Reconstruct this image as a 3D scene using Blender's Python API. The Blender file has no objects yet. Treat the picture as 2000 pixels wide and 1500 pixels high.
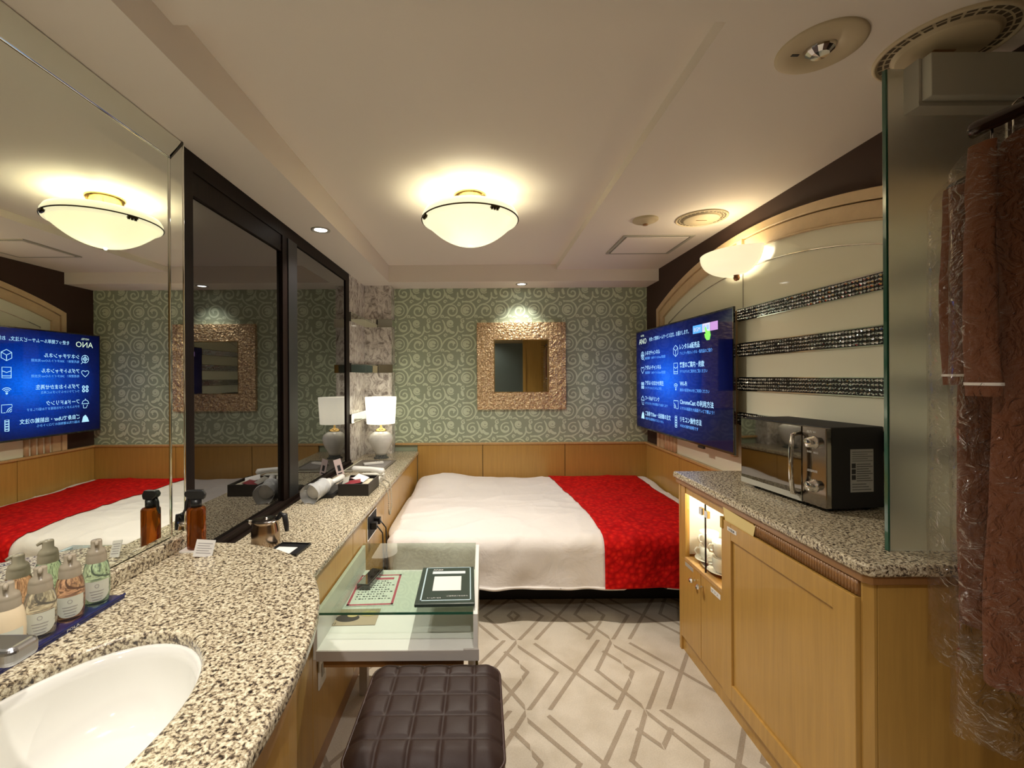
import bpy, bmesh, math, random
from mathutils import Vector, Matrix, noise
random.seed(7)
C = bpy.context.scene.collection
sc = bpy.context.scene
PI = math.pi
# ------------------------------------------------------------------ camera
cd = bpy.data.cameras.new('camera'); cam = bpy.data.objects.new('camera', cd); C.objects.link(cam)
cd.sensor_width = 36.0; cd.lens = 870 / 2000 * 36
cd.shift_x = 58 / 2000; cd.shift_y = -13 / 2000
cd.clip_start = 0.02
cam.matrix_world = Matrix.Translation((0, 0, 1.4)) @ Matrix.Rotation(PI / 2, 4, 'X') @ Matrix.Rotation(math.radians(-0.35), 4, 'Z')
sc.camera = cam
# ------------------------------------------------------------------ exposure, world
sc.view_settings.view_transform = 'Standard'; sc.view_settings.look = 'None'
sc.view_settings.gamma = 1; sc.view_settings.use_curve_mapping = False
sc.view_settings.exposure = 1.05
w = bpy.data.worlds.new('world'); sc.world = w; w.use_nodes = True
w.node_tree.nodes['Background'].inputs[0].default_value = (1, .95, .85, 1)
w.node_tree.nodes['Background'].inputs[1].default_value = 0.02
sc.cycles.max_bounces = 10; sc.cycles.glossy_bounces = 6; sc.cycles.transparent_max_bounces = 12
sc.cycles.transmission_bounces = 8
sc.cycles.sample_clamp_indirect = 4

# ------------------------------------------------------------------ tagging helpers
ORG = {}
def tag(o, label=None, cat=None, group=None, kind=None):
    if label: o['label'] = label
    if cat: o['category'] = cat
    if group: o['group'] = group
    if kind: o['kind'] = kind
    return o
def thing(name, label, cat, loc=(0, 0, 0), group=None, kind=None):
    o = bpy.data.objects.new(name, None); C.objects.link(o); o.location = loc
    o.empty_display_size = .05
    ORG[o.name] = Vector(loc); return tag(o, label, cat, group, kind)
def top(o, label, cat, group=None): return tag(o, label, cat, group)

# lights that belong to lamps
def point(name, loc, power, col, r=.03, parent=None):
    l = bpy.data.lights.new(name, 'POINT'); l.energy = power; l.color = col; l.shadow_soft_size = r
    o = bpy.data.objects.new(name, l); C.objects.link(o)
    if parent: o.parent = parent; o.location = Vector(loc) - ORG[parent.name]
    else: o.location = loc
    return o
def spot(name, loc, power, col, ang=100, blend=.7, r=.03, parent=None, rot=(0, 0, 0)):
    l = bpy.data.lights.new(name, 'SPOT'); l.energy = power; l.color = col; l.shadow_soft_size = r
    l.spot_size = math.radians(ang); l.spot_blend = blend
    o = bpy.data.objects.new(name, l); C.objects.link(o); o.rotation_euler = rot
    if parent: o.parent = parent; o.location = Vector(loc) - ORG[parent.name]
    else: o.location = loc
    return o
# ------------------------------------------------------------------ mesh builder
class MB:
    def __init__(s): s.v = []; s.f = []; s.m = []; s.sm = []
    def add(s, vs, fs, mi=0, smooth=False, M=None):
        b = len(s.v)
        for p in vs: s.v.append(tuple(M @ Vector(p)) if M is not None else tuple(p))
        for f in fs: s.f.append([b + i for i in f]); s.m.append(mi); s.sm.append(smooth)
        return s
    def box(s, x0, x1, y0, y1, z0, z1, mi=0, M=None):
        vs = [(x, y, z) for z in (z0, z1) for y in (y0, y1) for x in (x0, x1)]
        return s.add(vs, [(0, 2, 3, 1), (4, 5, 7, 6), (0, 1, 5, 4), (2, 6, 7, 3), (0, 4, 6, 2), (1, 3, 7, 5)], mi, False, M)
    def quad(s, pts, mi=0, M=None): return s.add(pts, [tuple(range(len(pts)))], mi, False, M)
    def prism(s, poly, z0, z1, mi=0, M=None, smooth=False, caps=True):
        n = len(poly)
        vs = [(p[0], p[1], z0) for p in poly] + [(p[0], p[1], z1) for p in poly]
        s.add(vs, [(i, (i + 1) % n, n + (i + 1) % n, n + i) for i in range(n)], mi, smooth, M)
        if caps: s.add(vs, [tuple(reversed(range(n))), tuple(range(n, 2 * n))], mi, False, M)
        return s
    def lathe(s, prof, n=32, c=(0, 0, 0), mi=0, M=None, smooth=True, a0=0, a1=2 * PI, sy=1):
        full = abs(a1 - a0 - 2 * PI) < 1e-6; k = n if full else n + 1
        vs = []; fs = []
        for r, z in prof:
            for i in range(k):
                a = a0 + (a1 - a0) * i / n
                vs.append((c[0] + r * math.cos(a), c[1] + r * sy * math.sin(a), c[2] + z))
        for j in range(len(prof) - 1):
            for i in range(n):
                i2 = (i + 1) % k
                fs.append((j * k + i, j * k + i2, (j + 1) * k + i2, (j + 1) * k + i))
        return s.add(vs, fs, mi, smooth, M)
    def cyl(s, c, r, h, n=24, mi=0, M=None, r2=None):
        r2 = r if r2 is None else r2
        s.lathe([(0.0001, 0), (r, 0)], n, c, mi, M, False)
        s.lathe([(r, 0), (r2, h)], n, c, mi, M, True)
        return s.lathe([(r2, h), (0.0001, h)], n, c, mi, M, False)
    def tube(s, pts, r, n=10, mi=0, M=None, close=False, caps=True):
        pts = [Vector(p) for p in pts]; N = len(pts); vs = []; fs = []; up = None
        rr = r if isinstance(r, (list, tuple)) else [r] * N
        for i, p in enumerate(pts):
            a = pts[(i - 1) % N] if (close or i > 0) else p; b = pts[(i + 1) % N] if (close or i < N - 1) else p
            t = (b - a).normalized()
            if up is None: up = t.orthogonal().normalized()
            up = (up - t * up.dot(t)).normalized(); q = t.cross(up)
            for k in range(n):
                an = 2 * PI * k / n; vs.append(tuple(p + (up * math.cos(an) + q * math.sin(an)) * rr[i]))
        for i in range(N if close else N - 1):
            j = (i + 1) % N
            for k in range(n): fs.append((i * n + k, i * n + (k + 1) % n, j * n + (k + 1) % n, j * n + k))
        if caps and not close: fs.append(tuple(reversed(range(n)))); fs.append(tuple(range((N - 1) * n, N * n)))
        return s.add(vs, fs, mi, True, M)
    def ribbon(s, pts, wdt, plane, mi=0, taper=False):
        """flat ribbon along 2-D polyline, plane(u,v)->xyz"""
        n = len(pts); L = []; R = []
        for i in range(n):
            a = pts[max(i - 1, 0)]; b = pts[min(i + 1, n - 1)]
            dx, dy = b[0] - a[0], b[1] - a[1]; d = math.hypot(dx, dy) or 1
            ww = wdt * .5 * ((.62 + .38 * math.sin(PI * (i + .5) / n)) if taper else 1)
            L.append(plane(pts[i][0] - dy / d * ww, pts[i][1] + dx / d * ww))
            R.append(plane(pts[i][0] + dy / d * ww, pts[i][1] - dx / d * ww))
        return s.add(L + R, [(i, i + 1, n + i + 1, n + i) for i in range(n - 1)], mi)
    def grid(s, fn, nu, nv, mi=0, smooth=True, M=None, closeu=False):
        vs = [fn(i / nu, j / nv) for j in range(nv + 1) for i in range(nu if closeu else nu + 1)]
        k = nu if closeu else nu + 1
        fs = [(j * k + i, j * k + (i + 1) % k, (j + 1) * k + (i + 1) % k, (j + 1) * k + i) for j in range(nv) for i in range(nu)]
        return s.add(vs, fs, mi, smooth, M)
    def build(s, name, mats, parent=None, bevel=0, seg=2, kind=None, label=None, sub=0, loc=None):
        org = Vector((0, 0, 0))
        if parent is not None: org = ORG[parent.name]
        elif loc is not None: org = Vector(loc)
        me = bpy.data.meshes.new(name)
        me.from_pydata([tuple(Vector(p) - org) for p in s.v], [], s.f)
        mats = mats if isinstance(mats, (list, tuple)) else [mats]
        for m in mats: me.materials.append(m)
        me.polygons.foreach_set('material_index', s.m); me.polygons.foreach_set('use_smooth', s.sm)
        me.update()
        o = bpy.data.objects.new(name, me); C.objects.link(o)
        bm = bmesh.new(); bm.from_mesh(me); bmesh.ops.remove_doubles(bm, verts=bm.verts, dist=1e-6)
        bmesh.ops.recalc_face_normals(bm, faces=bm.faces); bm.to_mesh(me); bm.free()
        if parent is not None: o.parent = parent
        elif loc is not None: o.location = loc
        ORG[o.name] = org
        if bevel:
            b = o.modifiers.new('bevel', 'BEVEL'); b.width = bevel; b.segments = seg; b.limit_method = 'ANGLE'; b.angle_limit = math.radians(35)
            b.harden_normals = False
        if sub:
            q = o.modifiers.new('sub', 'SUBSURF'); q.levels = sub; q.render_levels = sub
        if kind: o['kind'] = kind
        if label: o['label'] = label
        return o
def rrect(x0, x1, y0, y1, r, n=6):
    p = []
    for cx, cy, a in ((x1 - r, y1 - r, 0), (x0 + r, y1 - r, 90), (x0 + r, y0 + r, 180), (x1 - r, y0 + r, 270)):
        for i in range(n + 1):
            t = math.radians(a + 90 * i / n); p.append((cx + r * math.cos(t), cy + r * math.sin(t)))
    return p
def text_into(mb, s, M, height=None, width=None, align='LEFT', mi=0, bold=0.0):
    """lettering as flat mesh; M maps local x right, y up"""
    cu = bpy.data.curves.new('lettering', 'FONT'); cu.body = s; cu.size = 1.0; cu.align_x = align; cu.resolution_u = 2
    cu.offset = bold
    o = bpy.data.objects.new('lettering', cu); C.objects.link(o)
    bpy.context.view_layer.update()
    dg = bpy.context.evaluated_depsgraph_get(); e = o.evaluated_get(dg); me = e.to_mesh()
    vs = [v.co.copy() for v in me.vertices]; fs = [tuple(p.vertices) for p in me.polygons]
    e.to_mesh_clear(); C.objects.unlink(o); bpy.data.objects.remove(o); bpy.data.curves.remove(cu)
    if not vs: return
    x0 = min(v.x for v in vs); x1 = max(v.x for v in vs)
    sy = height; sx = height if width is None else width / (x1 - x0)
    base = x0 if align == 'LEFT' else 0
    mb.add([((v.x - base) * sx, v.y * sy, 0) for v in vs], fs, mi, False, M)

# ------------------------------------------------------------------ materials
def mat(name, col, rough=.5, metal=0, **k):
    m = bpy.data.materials.new(name); m.use_nodes = True
    b = m.node_tree.nodes['Principled BSDF']
    b.inputs['Base Color'].default_value = (*col, 1); b.inputs['Roughness'].default_value = rough
    b.inputs['Metallic'].default_value = metal
    for kk, v in k.items():
        n = {'ior': 'IOR', 'trans': 'Transmission Weight', 'coat': 'Coat Weight', 'emis': 'Emission Strength', 'alpha': 'Alpha',
             'sheen': 'Sheen Weight', 'spec': 'Specular IOR Level', 'coatr': 'Coat Roughness'}.get(kk)
        if kk == 'ecol': b.inputs['Emission Color'].default_value = (*v, 1)
        else: b.inputs[n].default_value = v
    return m
class NT:
    def __init__(s, m): s.m = m; s.t = m.node_tree; s.b = s.t.nodes['Principled BSDF']; s.co = None
    def n(s, typ, **props):
        x = s.t.nodes.new(typ)
        for k, v in props.items(): setattr(x, k, v)
        return x
    def link(s, a, b): s.t.links.new(a, b)
    def coord(s, scale=(1, 1, 1), rot=(0, 0, 0)):
        # world-space position, so that neighbouring slabs carry one continuous pattern
        g = s.n('ShaderNodeNewGeometry'); mp = s.n('ShaderNodeMapping'); mp.inputs['Scale'].default_value = scale
        mp.inputs['Rotation'].default_value = rot
        s.link(g.outputs['Position'], mp.inputs['Vector']); return mp.outputs[0]
    def noise(s, vec, scale, detail=3, rough=.5, dist=0):
        x = s.n('ShaderNodeTexNoise'); x.inputs['Scale'].default_value = scale; x.inputs['Detail'].default_value = detail
        x.inputs['Roughness'].default_value = rough; x.inputs['Distortion'].default_value = dist
        s.link(vec, x.inputs['Vector']); return x.outputs[0]
    def voro(s, vec, scale, feat='F1'):
        x = s.n('ShaderNodeTexVoronoi', feature=feat); x.inputs['Scale'].default_value = scale; s.link(vec, x.inputs['Vector']); return x
    def ramp(s, fac, stops, interp='LINEAR'):
        x = s.n('ShaderNodeValToRGB'); r = x.color_ramp; r.interpolation = interp
        while len(r.elements) < len(stops): r.elements.new(.5)
        for e, (p, c) in zip(r.elements, stops): e.position = p; e.color = (*c, 1) if len(c) == 3 else c
        s.link(fac, x.inputs[0]); return x.outputs[0]
    def mix(s, fac, a, b, mode='MIX'):
        x = s.n('ShaderNodeMix', data_type='RGBA', blend_type=mode)
        for sock, v in ((x.inputs[0], fac), (x.inputs[6], a), (x.inputs[7], b)):
            if isinstance(v, (int, float)): sock.default_value = v
            elif isinstance(v, tuple): sock.default_value = (*v, 1)
            else: s.link(v, sock)
        return x.outputs[2]
    def bump(s, h, strength=.3, dist=.01):
        x = s.n('ShaderNodeBump'); x.inputs['Strength'].default_value = strength; x.inputs['Distance'].default_value = dist
        s.link(h, x.inputs['Height']); s.link(x.outputs[0], s.b.inputs['Normal'])
    def col(s, c): s.link(c, s.b.inputs['Base Color'])
    def rough(s, c): s.link(c, s.b.inputs['Roughness'])

def wood(name, c, scale=(60, 60, 3), rough=.33, var=.07, coat=.2):
    m = mat(name, c, rough, coat=coat); t = NT(m)
    v = t.coord(scale); f = t.noise(v, 1.0, 5, .6, .3)
    v2 = t.coord((1, 1, 1)); g = t.noise(v2, 1.7, 2)
    d = tuple(x * (1 - var * 1.6) for x in c); l = tuple(min(1, x * (1 + var)) for x in c)
    a = t.ramp(f, [(.3, d), (.7, l)])
    b = t.mix(g, tuple(x * .9 for x in (1, 1, 1)), (1, 1, 1)); t.col(t.mix(1.0, a, b, 'MULTIPLY'))
    t.bump(f, .04, .002); return m
M_wood = wood('maple_veneer', (.54, .31, .075))
M_woodH = wood('maple_veneer_horizontal', (.50, .275, .08), (60, 3, 60))
M_woodL = wood('light_maple', (.60, .37, .15))
M_woodD = wood('brown_moulding', (.33, .16, .055))
M_arch = wood('pale_arch_moulding', (.68, .50, .29), (20, 20, 20), .4, .04)

def granite():
    m = mat('speckled_granite', (.6, .5, .4), .24, coat=.15); t = NT(m)
    v = t.coord(); a = t.noise(v, 135, 3, .55, .4)
    n2 = t.noise(v, 38, 2)
    col = t.ramp(a, [(.31, (.022, .017, .013)), (.37, (.085, .064, .046)), (.435, (.22, .17, .12)), (.475, (.50, .42, .28)), (.55, (.68, .60, .43)), (.68, (.80, .75, .58))])
    c2 = t.ramp(t.noise(v, 210, 2), [(.42, (.42, .36, .28)), (.50, (1, 1, 1))])
    t.col(t.mix(.65, col, c2, 'MULTIPLY')); return m
M_granite = granite()

def marble():
    m = mat('veined_marble', (.8, .76, .7), .15, coat=.3); t = NT(m)
    v = t.coord((1, 1, .7)); d = t.noise(v, 20, 9, .72, 1.2)
    a = t.ramp(d, [(.36, (.20, .17, .15)), (.44, (.40, .36, .33)), (.50, (.60, .56, .52)), (.60, (.76, .73, .68))]); t.col(a); return m
M_marble = marble()

def plaster(name, c):
    m = mat(name, c, .75); t = NT(m); v = t.coord(); f = t.noise(v, 420, 2)
    t.bump(f, .10, .002); return m
M_ceil = plaster('ceiling_paint', (.80, .735, .66))
M_brownwall = plaster('dark_brown_wallpaper', (.045, .020, .012))
M_rearwall = plaster('rear_wall_paint', (.42, .33, .2))
M_paper = plaster('sage_wallpaper', (.36, .42, .30))
M_scroll = plaster('wallpaper_scroll_ink', (.66, .75, .56))

def carpet(name, c, c2):
    m = mat(name, c, .95, sheen=.2); t = NT(m); v = t.coord(); f = t.noise(v, 190, 4, .8); g = t.noise(v, 6, 4)
    a = t.ramp(f, [(.3, c2), (.65, c)]); b = t.ramp(g, [(.35, (.84, .82, .78)), (.6, (1, 1, 1))])
    t.col(t.mix(1.0, a, b, 'MULTIPLY')); t.bump(f, .5, .004); return m
M_carpet = carpet('cream_carpet', (.70, .63, .52), (.56, .49, .39))
M_carpet2 = carpet('taupe_carpet_line', (.44, .36, .27), (.30, .24, .17))

def cloth(name, c, wr=.5, sc_=5, rough=.85, d=.02, sh=.3):
    m = mat(name, c, rough, sheen=sh); t = NT(m); v = t.coord(); f = t.noise(v, sc_, 4, .55, .6)
    g = t.noise(v, 900, 1); h = t.mix(.06, f, g); t.bump(h, wr, d); return m
M_duvet = cloth('white_cotton', (.82, .765, .72), .55, 6)
M_sheet = cloth('mattress_cover', (.70, .62, .52), .3, 9)
M_robe = cloth('brown_robe_cloth', (.15, .048, .014), .5, 14, sh=0)
def redcloth():
    m = mat('red_quilted_satin', (.50, .002, .002), .75, spec=.2); t = NT(m); v = t.coord((1, 1, 1))
    vo = t.voro(v, 34); a = t.ramp(vo.outputs['Distance'], [(.0, (.72, .020, .006)), (.4, (.56, .001, .001)), (.7, (.42, .0, .0))]); t.col(a)
    t.bump(vo.outputs['Distance'], .8, .006); return m
M_red = redcloth()

def leather():
    m = mat('brown_leather', (.027, .012, .008), .5, spec=.35); t = NT(m); v = t.coord(); vo = t.voro(v, 320); t.bump(vo.outputs['Distance'], .12, .001)
    r = t.ramp(t.noise(v, 12, 3), [(.3, (.52,) * 3), (.7, (.62,) * 3)]); t.rough(r); return m
M_leather = leather()
M_leatherseam = mat('leather_piping', (.045, .02, .015), .4)

M_mirror = mat('mirror_silver', (.84, .88, .82), .0, 1)
M_mirredge = mat('mirror_green_edge', (.03, .12, .07), .08, 0, coat=1)
M_bevel = mat('mirror_bevel', (.9, .93, .88), .08, 1)
M_chrome = mat('chrome', (.8, .8, .8), .08, 1)
M_steel = mat('brushed_steel', (.55, .54, .52), .28, 1)
M_satin = mat('satin_grey_metal', (.42, .42, .43), .3, 1)
M_brass = mat('brass', (.75, .50, .18), .22, 1)
M_bronze = mat('dark_bronze_ring', (.06, .045, .02), .3, 1)
def blackglass():
    m = mat('black_smoked_glass', (.006, .005, .004), .015, 0, ior=2.35); return m
M_bglass = blackglass()
M_frameblk = wood('black_brown_frame', (.012, .006, .004), (300, 300, 8), .5, .3, 0)
M_frameblk.node_tree.nodes['Principled BSDF'].inputs['Specular IOR Level'].default_value = .12
M_black = mat('black_plastic', (.012, .012, .013), .35)
M_blackmatte = mat('black_matte', (.010, .009, .009), .7)
M_blackgloss = mat('black_gloss', (.008, .008, .009), .06, coat=1)
M_white = mat('white_plastic', (.80, .78, .72), .35)
M_whitelam = mat('white_laminate', (.80, .79, .74), .25)
M_greylam = mat('grey_laminate_and_shade', (.50, .46, .42), .35)
M_ceramic = mat('white_ceramic', (.84, .83, .77), .08, coat=.8)
M_cream = mat('cream_glass_panel', (.80, .79, .63), .22, coat=.4)
M_paperw = mat('white_paper', (.82, .80, .76), .8)
M_gold = mat('gold_hinge', (.50, .36, .10), .3, 1)
M_grey = mat('grey_powder_coat', (.50, .49, .42), .5)
M_greyL = mat('light_grey_trim', (.42, .40, .34), .4)

def glassm(name, col, rough=0.0, ior=1.5, thin=None):
    m = mat(name, col, rough, trans=1.0, ior=ior); return m
M_frost = mat('frosted_glass', (.93, .95, .86), .38, trans=.90, ior=1.45)
M_glassedge = mat('green_glass_edge', (.015, .10, .06), .1, coat=1)
def paneglass(name, tint, refl=.12):
    """thin clear sheet: straight see-through plus a mirror-like layer"""
    m = bpy.data.materials.new(name); m.use_nodes = True; t = m.node_tree; t.nodes.clear()
    o = t.nodes.new('ShaderNodeOutputMaterial'); mx = t.nodes.new('ShaderNodeMixShader'); tr = t.nodes.new('ShaderNodeBsdfTransparent')
    gl = t.nodes.new('ShaderNodeBsdfGlossy'); fr = t.nodes.new('ShaderNodeFresnel'); fr.inputs[0].default_value = 1.0 + refl * 8
    tr.inputs[0].default_value = (*tint, 1); gl.inputs['Roughness'].default_value = .01
    ge = t.nodes.new('ShaderNodeNewGeometry'); iv = t.nodes.new('ShaderNodeMath'); iv.operation = 'SUBTRACT'; iv.inputs[0].default_value = 1
    ml = t.nodes.new('ShaderNodeMath'); ml.operation = 'MULTIPLY'; t.links.new(ge.outputs['Backfacing'], iv.inputs[1])
    t.links.new(fr.outputs[0], ml.inputs[0]); t.links.new(iv.outputs[0], ml.inputs[1])
    t.links.new(ml.outputs[0], mx.inputs[0]); t.links.new(tr.outputs[0], mx.inputs[1]); t.links.new(gl.outputs[0], mx.inputs[2])
    t.links.new(mx.outputs[0], o.inputs[0]); return m
M_tabglass = paneglass('clear_table_glass', (.86, .92, .87), .095)
M_clear = paneglass('clear_cabinet_glass', (.93, .95, .92), .06)
def bag():
    m = paneglass('wrinkled_clear_plastic', (.95, .93, .91), .06); t = m.node_tree
    gl = [n for n in t.nodes if n.type == 'BSDF_GLOSSY'][0]; gl.inputs['Roughness'].default_value = .14
    g = t.nodes.new('ShaderNodeNewGeometry'); n = t.nodes.new('ShaderNodeTexNoise'); n.inputs['Scale'].default_value = 28; n.inputs['Detail'].default_value = 4
    n.inputs['Distortion'].default_value = 2.2
    b = t.nodes.new('ShaderNodeBump'); b.inputs['Strength'].default_value = 1; b.inputs['Distance'].default_value = .03
    t.links.new(g.outputs['Position'], n.inputs['Vector']); t.links.new(n.outputs[0], b.inputs['Height']); t.links.new(b.outputs[0], gl.inputs['Normal'])
    fr = [q for q in t.nodes if q.type == 'FRESNEL'][0]; t.links.new(b.outputs[0], fr.inputs['Normal'])
    return m
M_bag = bag()
def emit(name, col, s): return mat(name, (0, 0, 0), .5, emis=s, ecol=col)
def lampglass(name, col, s, tr=.25):
    """frosted lit glass: translucent to the bulb inside plus its own glow"""
    m = bpy.data.materials.new(name); m.use_nodes = True; t = m.node_tree; b = t.nodes['Principled BSDF']; o = t.nodes['Material Output']
    b.inputs['Base Color'].default_value = (.85, .82, .7, 1); b.inputs['Roughness'].default_value = .15
    b.inputs['Emission Color'].default_value = (*col, 1); b.inputs['Emission Strength'].default_value = s
    tl = t.nodes.new('ShaderNodeBsdfTranslucent'); tl.inputs[0].default_value = (.9, .85, .65, 1)
    mx = t.nodes.new('ShaderNodeMixShader'); mx.inputs[0].default_value = tr
    t.links.new(b.outputs[0], mx.inputs[1]); t.links.new(tl.outputs[0], mx.inputs[2]); t.links.new(mx.outputs[0], o.inputs[0]); return m
WARM = (1.0, .84, .58); NEUT = (1.0, .93, .86)
M_bowl = lampglass('frosted_lamp_bowl', (1.0, .94, .62), .37, .045)
M_sconce = lampglass('frosted_sconce_glass', (1.0, .90, .62), .34, .08)
M_shade = lampglass('lit_fabric_shade', (1.0, .94, .80), .65)
M_led = emit('led_disc', (1, .97, .9), 6)

# ================================================================== THE ROOM
XR = 1.48; XL = -1.04; YB = 4.0; YR = -1.3; ZT = 2.46
# floor: cream carpet tiles with interlaced lozenge lines (pattern lies in the floor's own mesh)
def clip(poly, x0, x1, y0, y1):
    for ax, lim, sg in ((0, x0, 1), (0, x1, -1), (1, y0, 1), (1, y1, -1)):
        out = []
        for i in range(len(poly)):
            a = poly[i]; b = poly[(i + 1) % len(poly)]
            da = (a[ax] - lim) * sg; db = (b[ax] - lim) * sg
            if da >= 0: out.append(a)
            if (da >= 0) != (db >= 0):
                t = da / (da - db); out.append((a[0] + (b[0] - a[0]) * t, a[1] + (b[1] - a[1]) * t))
        poly = out
        if len(poly) < 3: return []
    return poly
fl = MB(); fl.box(XL - .1, XR + .1, YR - .1, YB + .1, -.1, 0, 0)
SEG = [((.10, .0), (.435, .5)), ((.09, .47), (.40, .04)), ((-.03, .485), (.174, .233)), ((.174, .245), (.0, -.02)),
       ((.53, .54), (.359, .245)), ((.359, .26), (.53, -.04)), ((.43, .40), (.53, .27)), ((.37, -.01), (.53, .23)), ((-.01, .305), (.033, .24)), ((.033, .245), (-.01, .175))]
TX0, TY0, T = .174, 1.871, .5
for i in range(-4, 5):
    for j in range(-7, 6):
        ox = TX0 + i * T; oy = TY0 + j * T
        if ox > XR or ox + T < XL or oy > YB or oy + T < YR: continue
        flip = (i * 3 + j * 5) % 4 == 2
        fade = 0
        for k, (a, b) in enumerate(SEG):
            if flip: a = (T - a[0], a[1]); b = (T - b[0], b[1])
            dx, dy = b[0] - a[0], b[1] - a[1]; L = math.hypot(dx, dy); nx, ny = -dy / L * .0092, dx / L * .0092
            q = [(a[0] + nx, a[1] + ny), (a[0] - nx, a[1] - ny), (b[0] - nx, b[1] - ny), (b[0] + nx, b[1] + ny)]
            q = clip(q, .0015, T - .0015, .0015, T - .0015)
            if q: fl.quad([(ox + p[0], oy + p[1], .0006 + k * .00006) for p in q], 1)
fl.build('floor', [M_carpet, M_carpet2], kind='structure')
# tile joints are hairlines cut as narrow recessed strips
# walls
wb = MB(); wb.box(XL - .1, XR + .1, YB, YB + .1, 0, ZT, 0)
# scroll wallpaper: repeat of .303 m
def spiral(cx, cy, r, turns, a0, ch=1, rin=.18, n=26):
    return [(cx + (r + (r * rin - r) * i / n) * math.cos(a0 + ch * turns * 2 * PI * i / n),
             cy + (r + (r * rin - r) * i / n) * math.sin(a0 + ch * turns * 2 * PI * i / n)) for i in range(n + 1)]
def arc(cx, cy, r, d0, d1, n=14):
    return [(cx + r * math.cos(math.radians(d0 + (d1 - d0) * i / n)), cy + r * math.sin(math.radians(d0 + (d1 - d0) * i / n))) for i in range(n + 1)]
def bez(p0, p1, p2, p3, n=12):
    o = []
    for i in range(n + 1):
        t = i / n; u = 1 - t
        o.append(tuple(u**3 * p0[k] + 3 * u * u * t * p1[k] + 3 * u * t * t * p2[k] + t**3 * p3[k] for k in (0, 1)))
    return o
# unit: 1 = one repeat; v up
PAT = [
 (spiral(.30, .74, .175, 1.35, math.radians(60), 1), .022), (arc(.30, .74, .10, 200, 330), .030),
 (spiral(.68, .86, .115, 1.6, math.radians(-40), -1, .3), .020), (arc(.68, .86, .045, 0, 340), .03),
 (arc(.16, .25, .155, 0, 360, 22), .020), (arc(.16, .25, .26, -95, 120), .022), (arc(.16, .25, .06, 0, 330), .045), (arc(.16, .25, .10, 130, 260), .022),
 (spiral(.72, .22, .20, 1.4, math.radians(110), -1), .022), (arc(.72, .22, .10, 20, 160), .030),
 (bez((.42, .18), (.50, .40), (.62, .42), (.70, .44)), .022), (bez((.70, .44), (.86, .48), (.93, .62), (.90, .78)), .022),
 (bez((.02, .52), (.20, .46), (.34, .52), (.45, .60)), .022), (bez((.45, .60), (.56, .70), (.52, .86), (.44, .96)), .022),
 (bez((.90, .78), (.86, .62), (1.0, .55), (1.08, .64)), .020), (bez((.50, .02), (.56, .06), (.62, .05), (.66, .0)), .020),
 (spiral(.53, .50, .055, 1.1, 0, 1), .018), (spiral(.93, .42, .06, 1.2, 2, -1), .018), (spiral(.05, .93, .07, 1.2, 1, 1), .018),
 (spiral(.45, .06, .05, 1.1, 4, -1), .018), (bez((.80, .60), (.74, .56), (.66, .60), (.62, .70)), .040), (bez((.06, .70), (.02, .76), (.0, .84), (.03, .86)), .04),
 (bez((.86, .02), (.90, .10), (.96, .06), (1.0, .02)), .035), (bez((.52, .78), (.58, .70), (.55, .64), (.62, .60)), .03),
]
P_ = .303; x00 = -.793; z00 = .817
pl_ = lambda u, v: (u, YB - .0008, v)
for i in range(-1, 9):
    for j in range(0, 6):
        bx = x00 + i * P_; bz = z00 + j * P_ - .1
        for kk, (pts, wd) in enumerate(PAT):
            pl_ = lambda u, v, kk=kk: (u, YB - .0008 - kk * .00005, v)
            q = [(bx + p[0] * P_, bz + p[1] * P_) for p in pts]
            q = [p for p in q if x00 < p[0] < XR and .812 < p[1] < 2.2]
            if len(q) > 1: wb.ribbon(q, wd * P_ * 2.1, pl_, 1, True)
wb.build('wall_back', [M_paper, M_scroll], kind='structure')
MB().box(XR, XR + .1, YR, YB, 0, ZT).build('wall_right', M_brownwall, kind='structure')
MB().box(XL - .1, XL, YR, YB, 0, ZT).build('wall_left', M_rearwall, kind='structure')
MB().box(XL - .1, XR + .1, YR - .1, YR, 0, ZT).build('wall_rear', M_rearwall, kind='structure')
# ceiling: one shell with soffits
ce = MB()
ce.box(XL - .1, XR + .1, YR - .1, YB + .1, ZT, ZT + .05)
ce.box(-.778, .625, 1.13, 3.722, 2.341, ZT)
ce.box(XL, -.778, YR, YB, 2.20, ZT); ce.box(-.778, XR, 3.722, YB, 2.20, ZT)
ce.box(.625, XR, YR, 3.722, 2.298, ZT); ce.box(-.778, .625, YR, 1.13, 2.298, ZT)
ce.build('ceiling', M_ceil, kind='structure')
# wainscot on back and right wall, panels split by dark joints
ws = MB(); xs = [-.585, 0.0, .735, XR]
for a, b in zip(xs, xs[1:]): ws.box(a + .0025, b - .0025, YB - .018, YB, 0, .80, 0)
ws.box(-.585, XR, YB - .006, YB, 0, .80, 1)
ws.box(-.78, XR, YB - .030, YB, .80, .817, 2)
ws.build('trim_1', [M_wood, M_blackmatte, M_woodL], kind='structure', bevel=.0015)
wr = MB(); ys = [1.15, 1.9, 2.62, 3.32, YB - .018]
for a, b in zip(ys, ys[1:]): wr.box(XR - .018, XR, a + .0025, b - .0025, 0, .80, 0)
wr.box(XR - .006, XR, ys[0], YB - .018, 0, .80, 1); wr.box(XR - .030, XR, ys[0], YB - .03, .80, .817, 2)
wr.build('trim_2', [M_wood, M_blackmatte, M_woodL], kind='structure', bevel=.0015)
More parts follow.
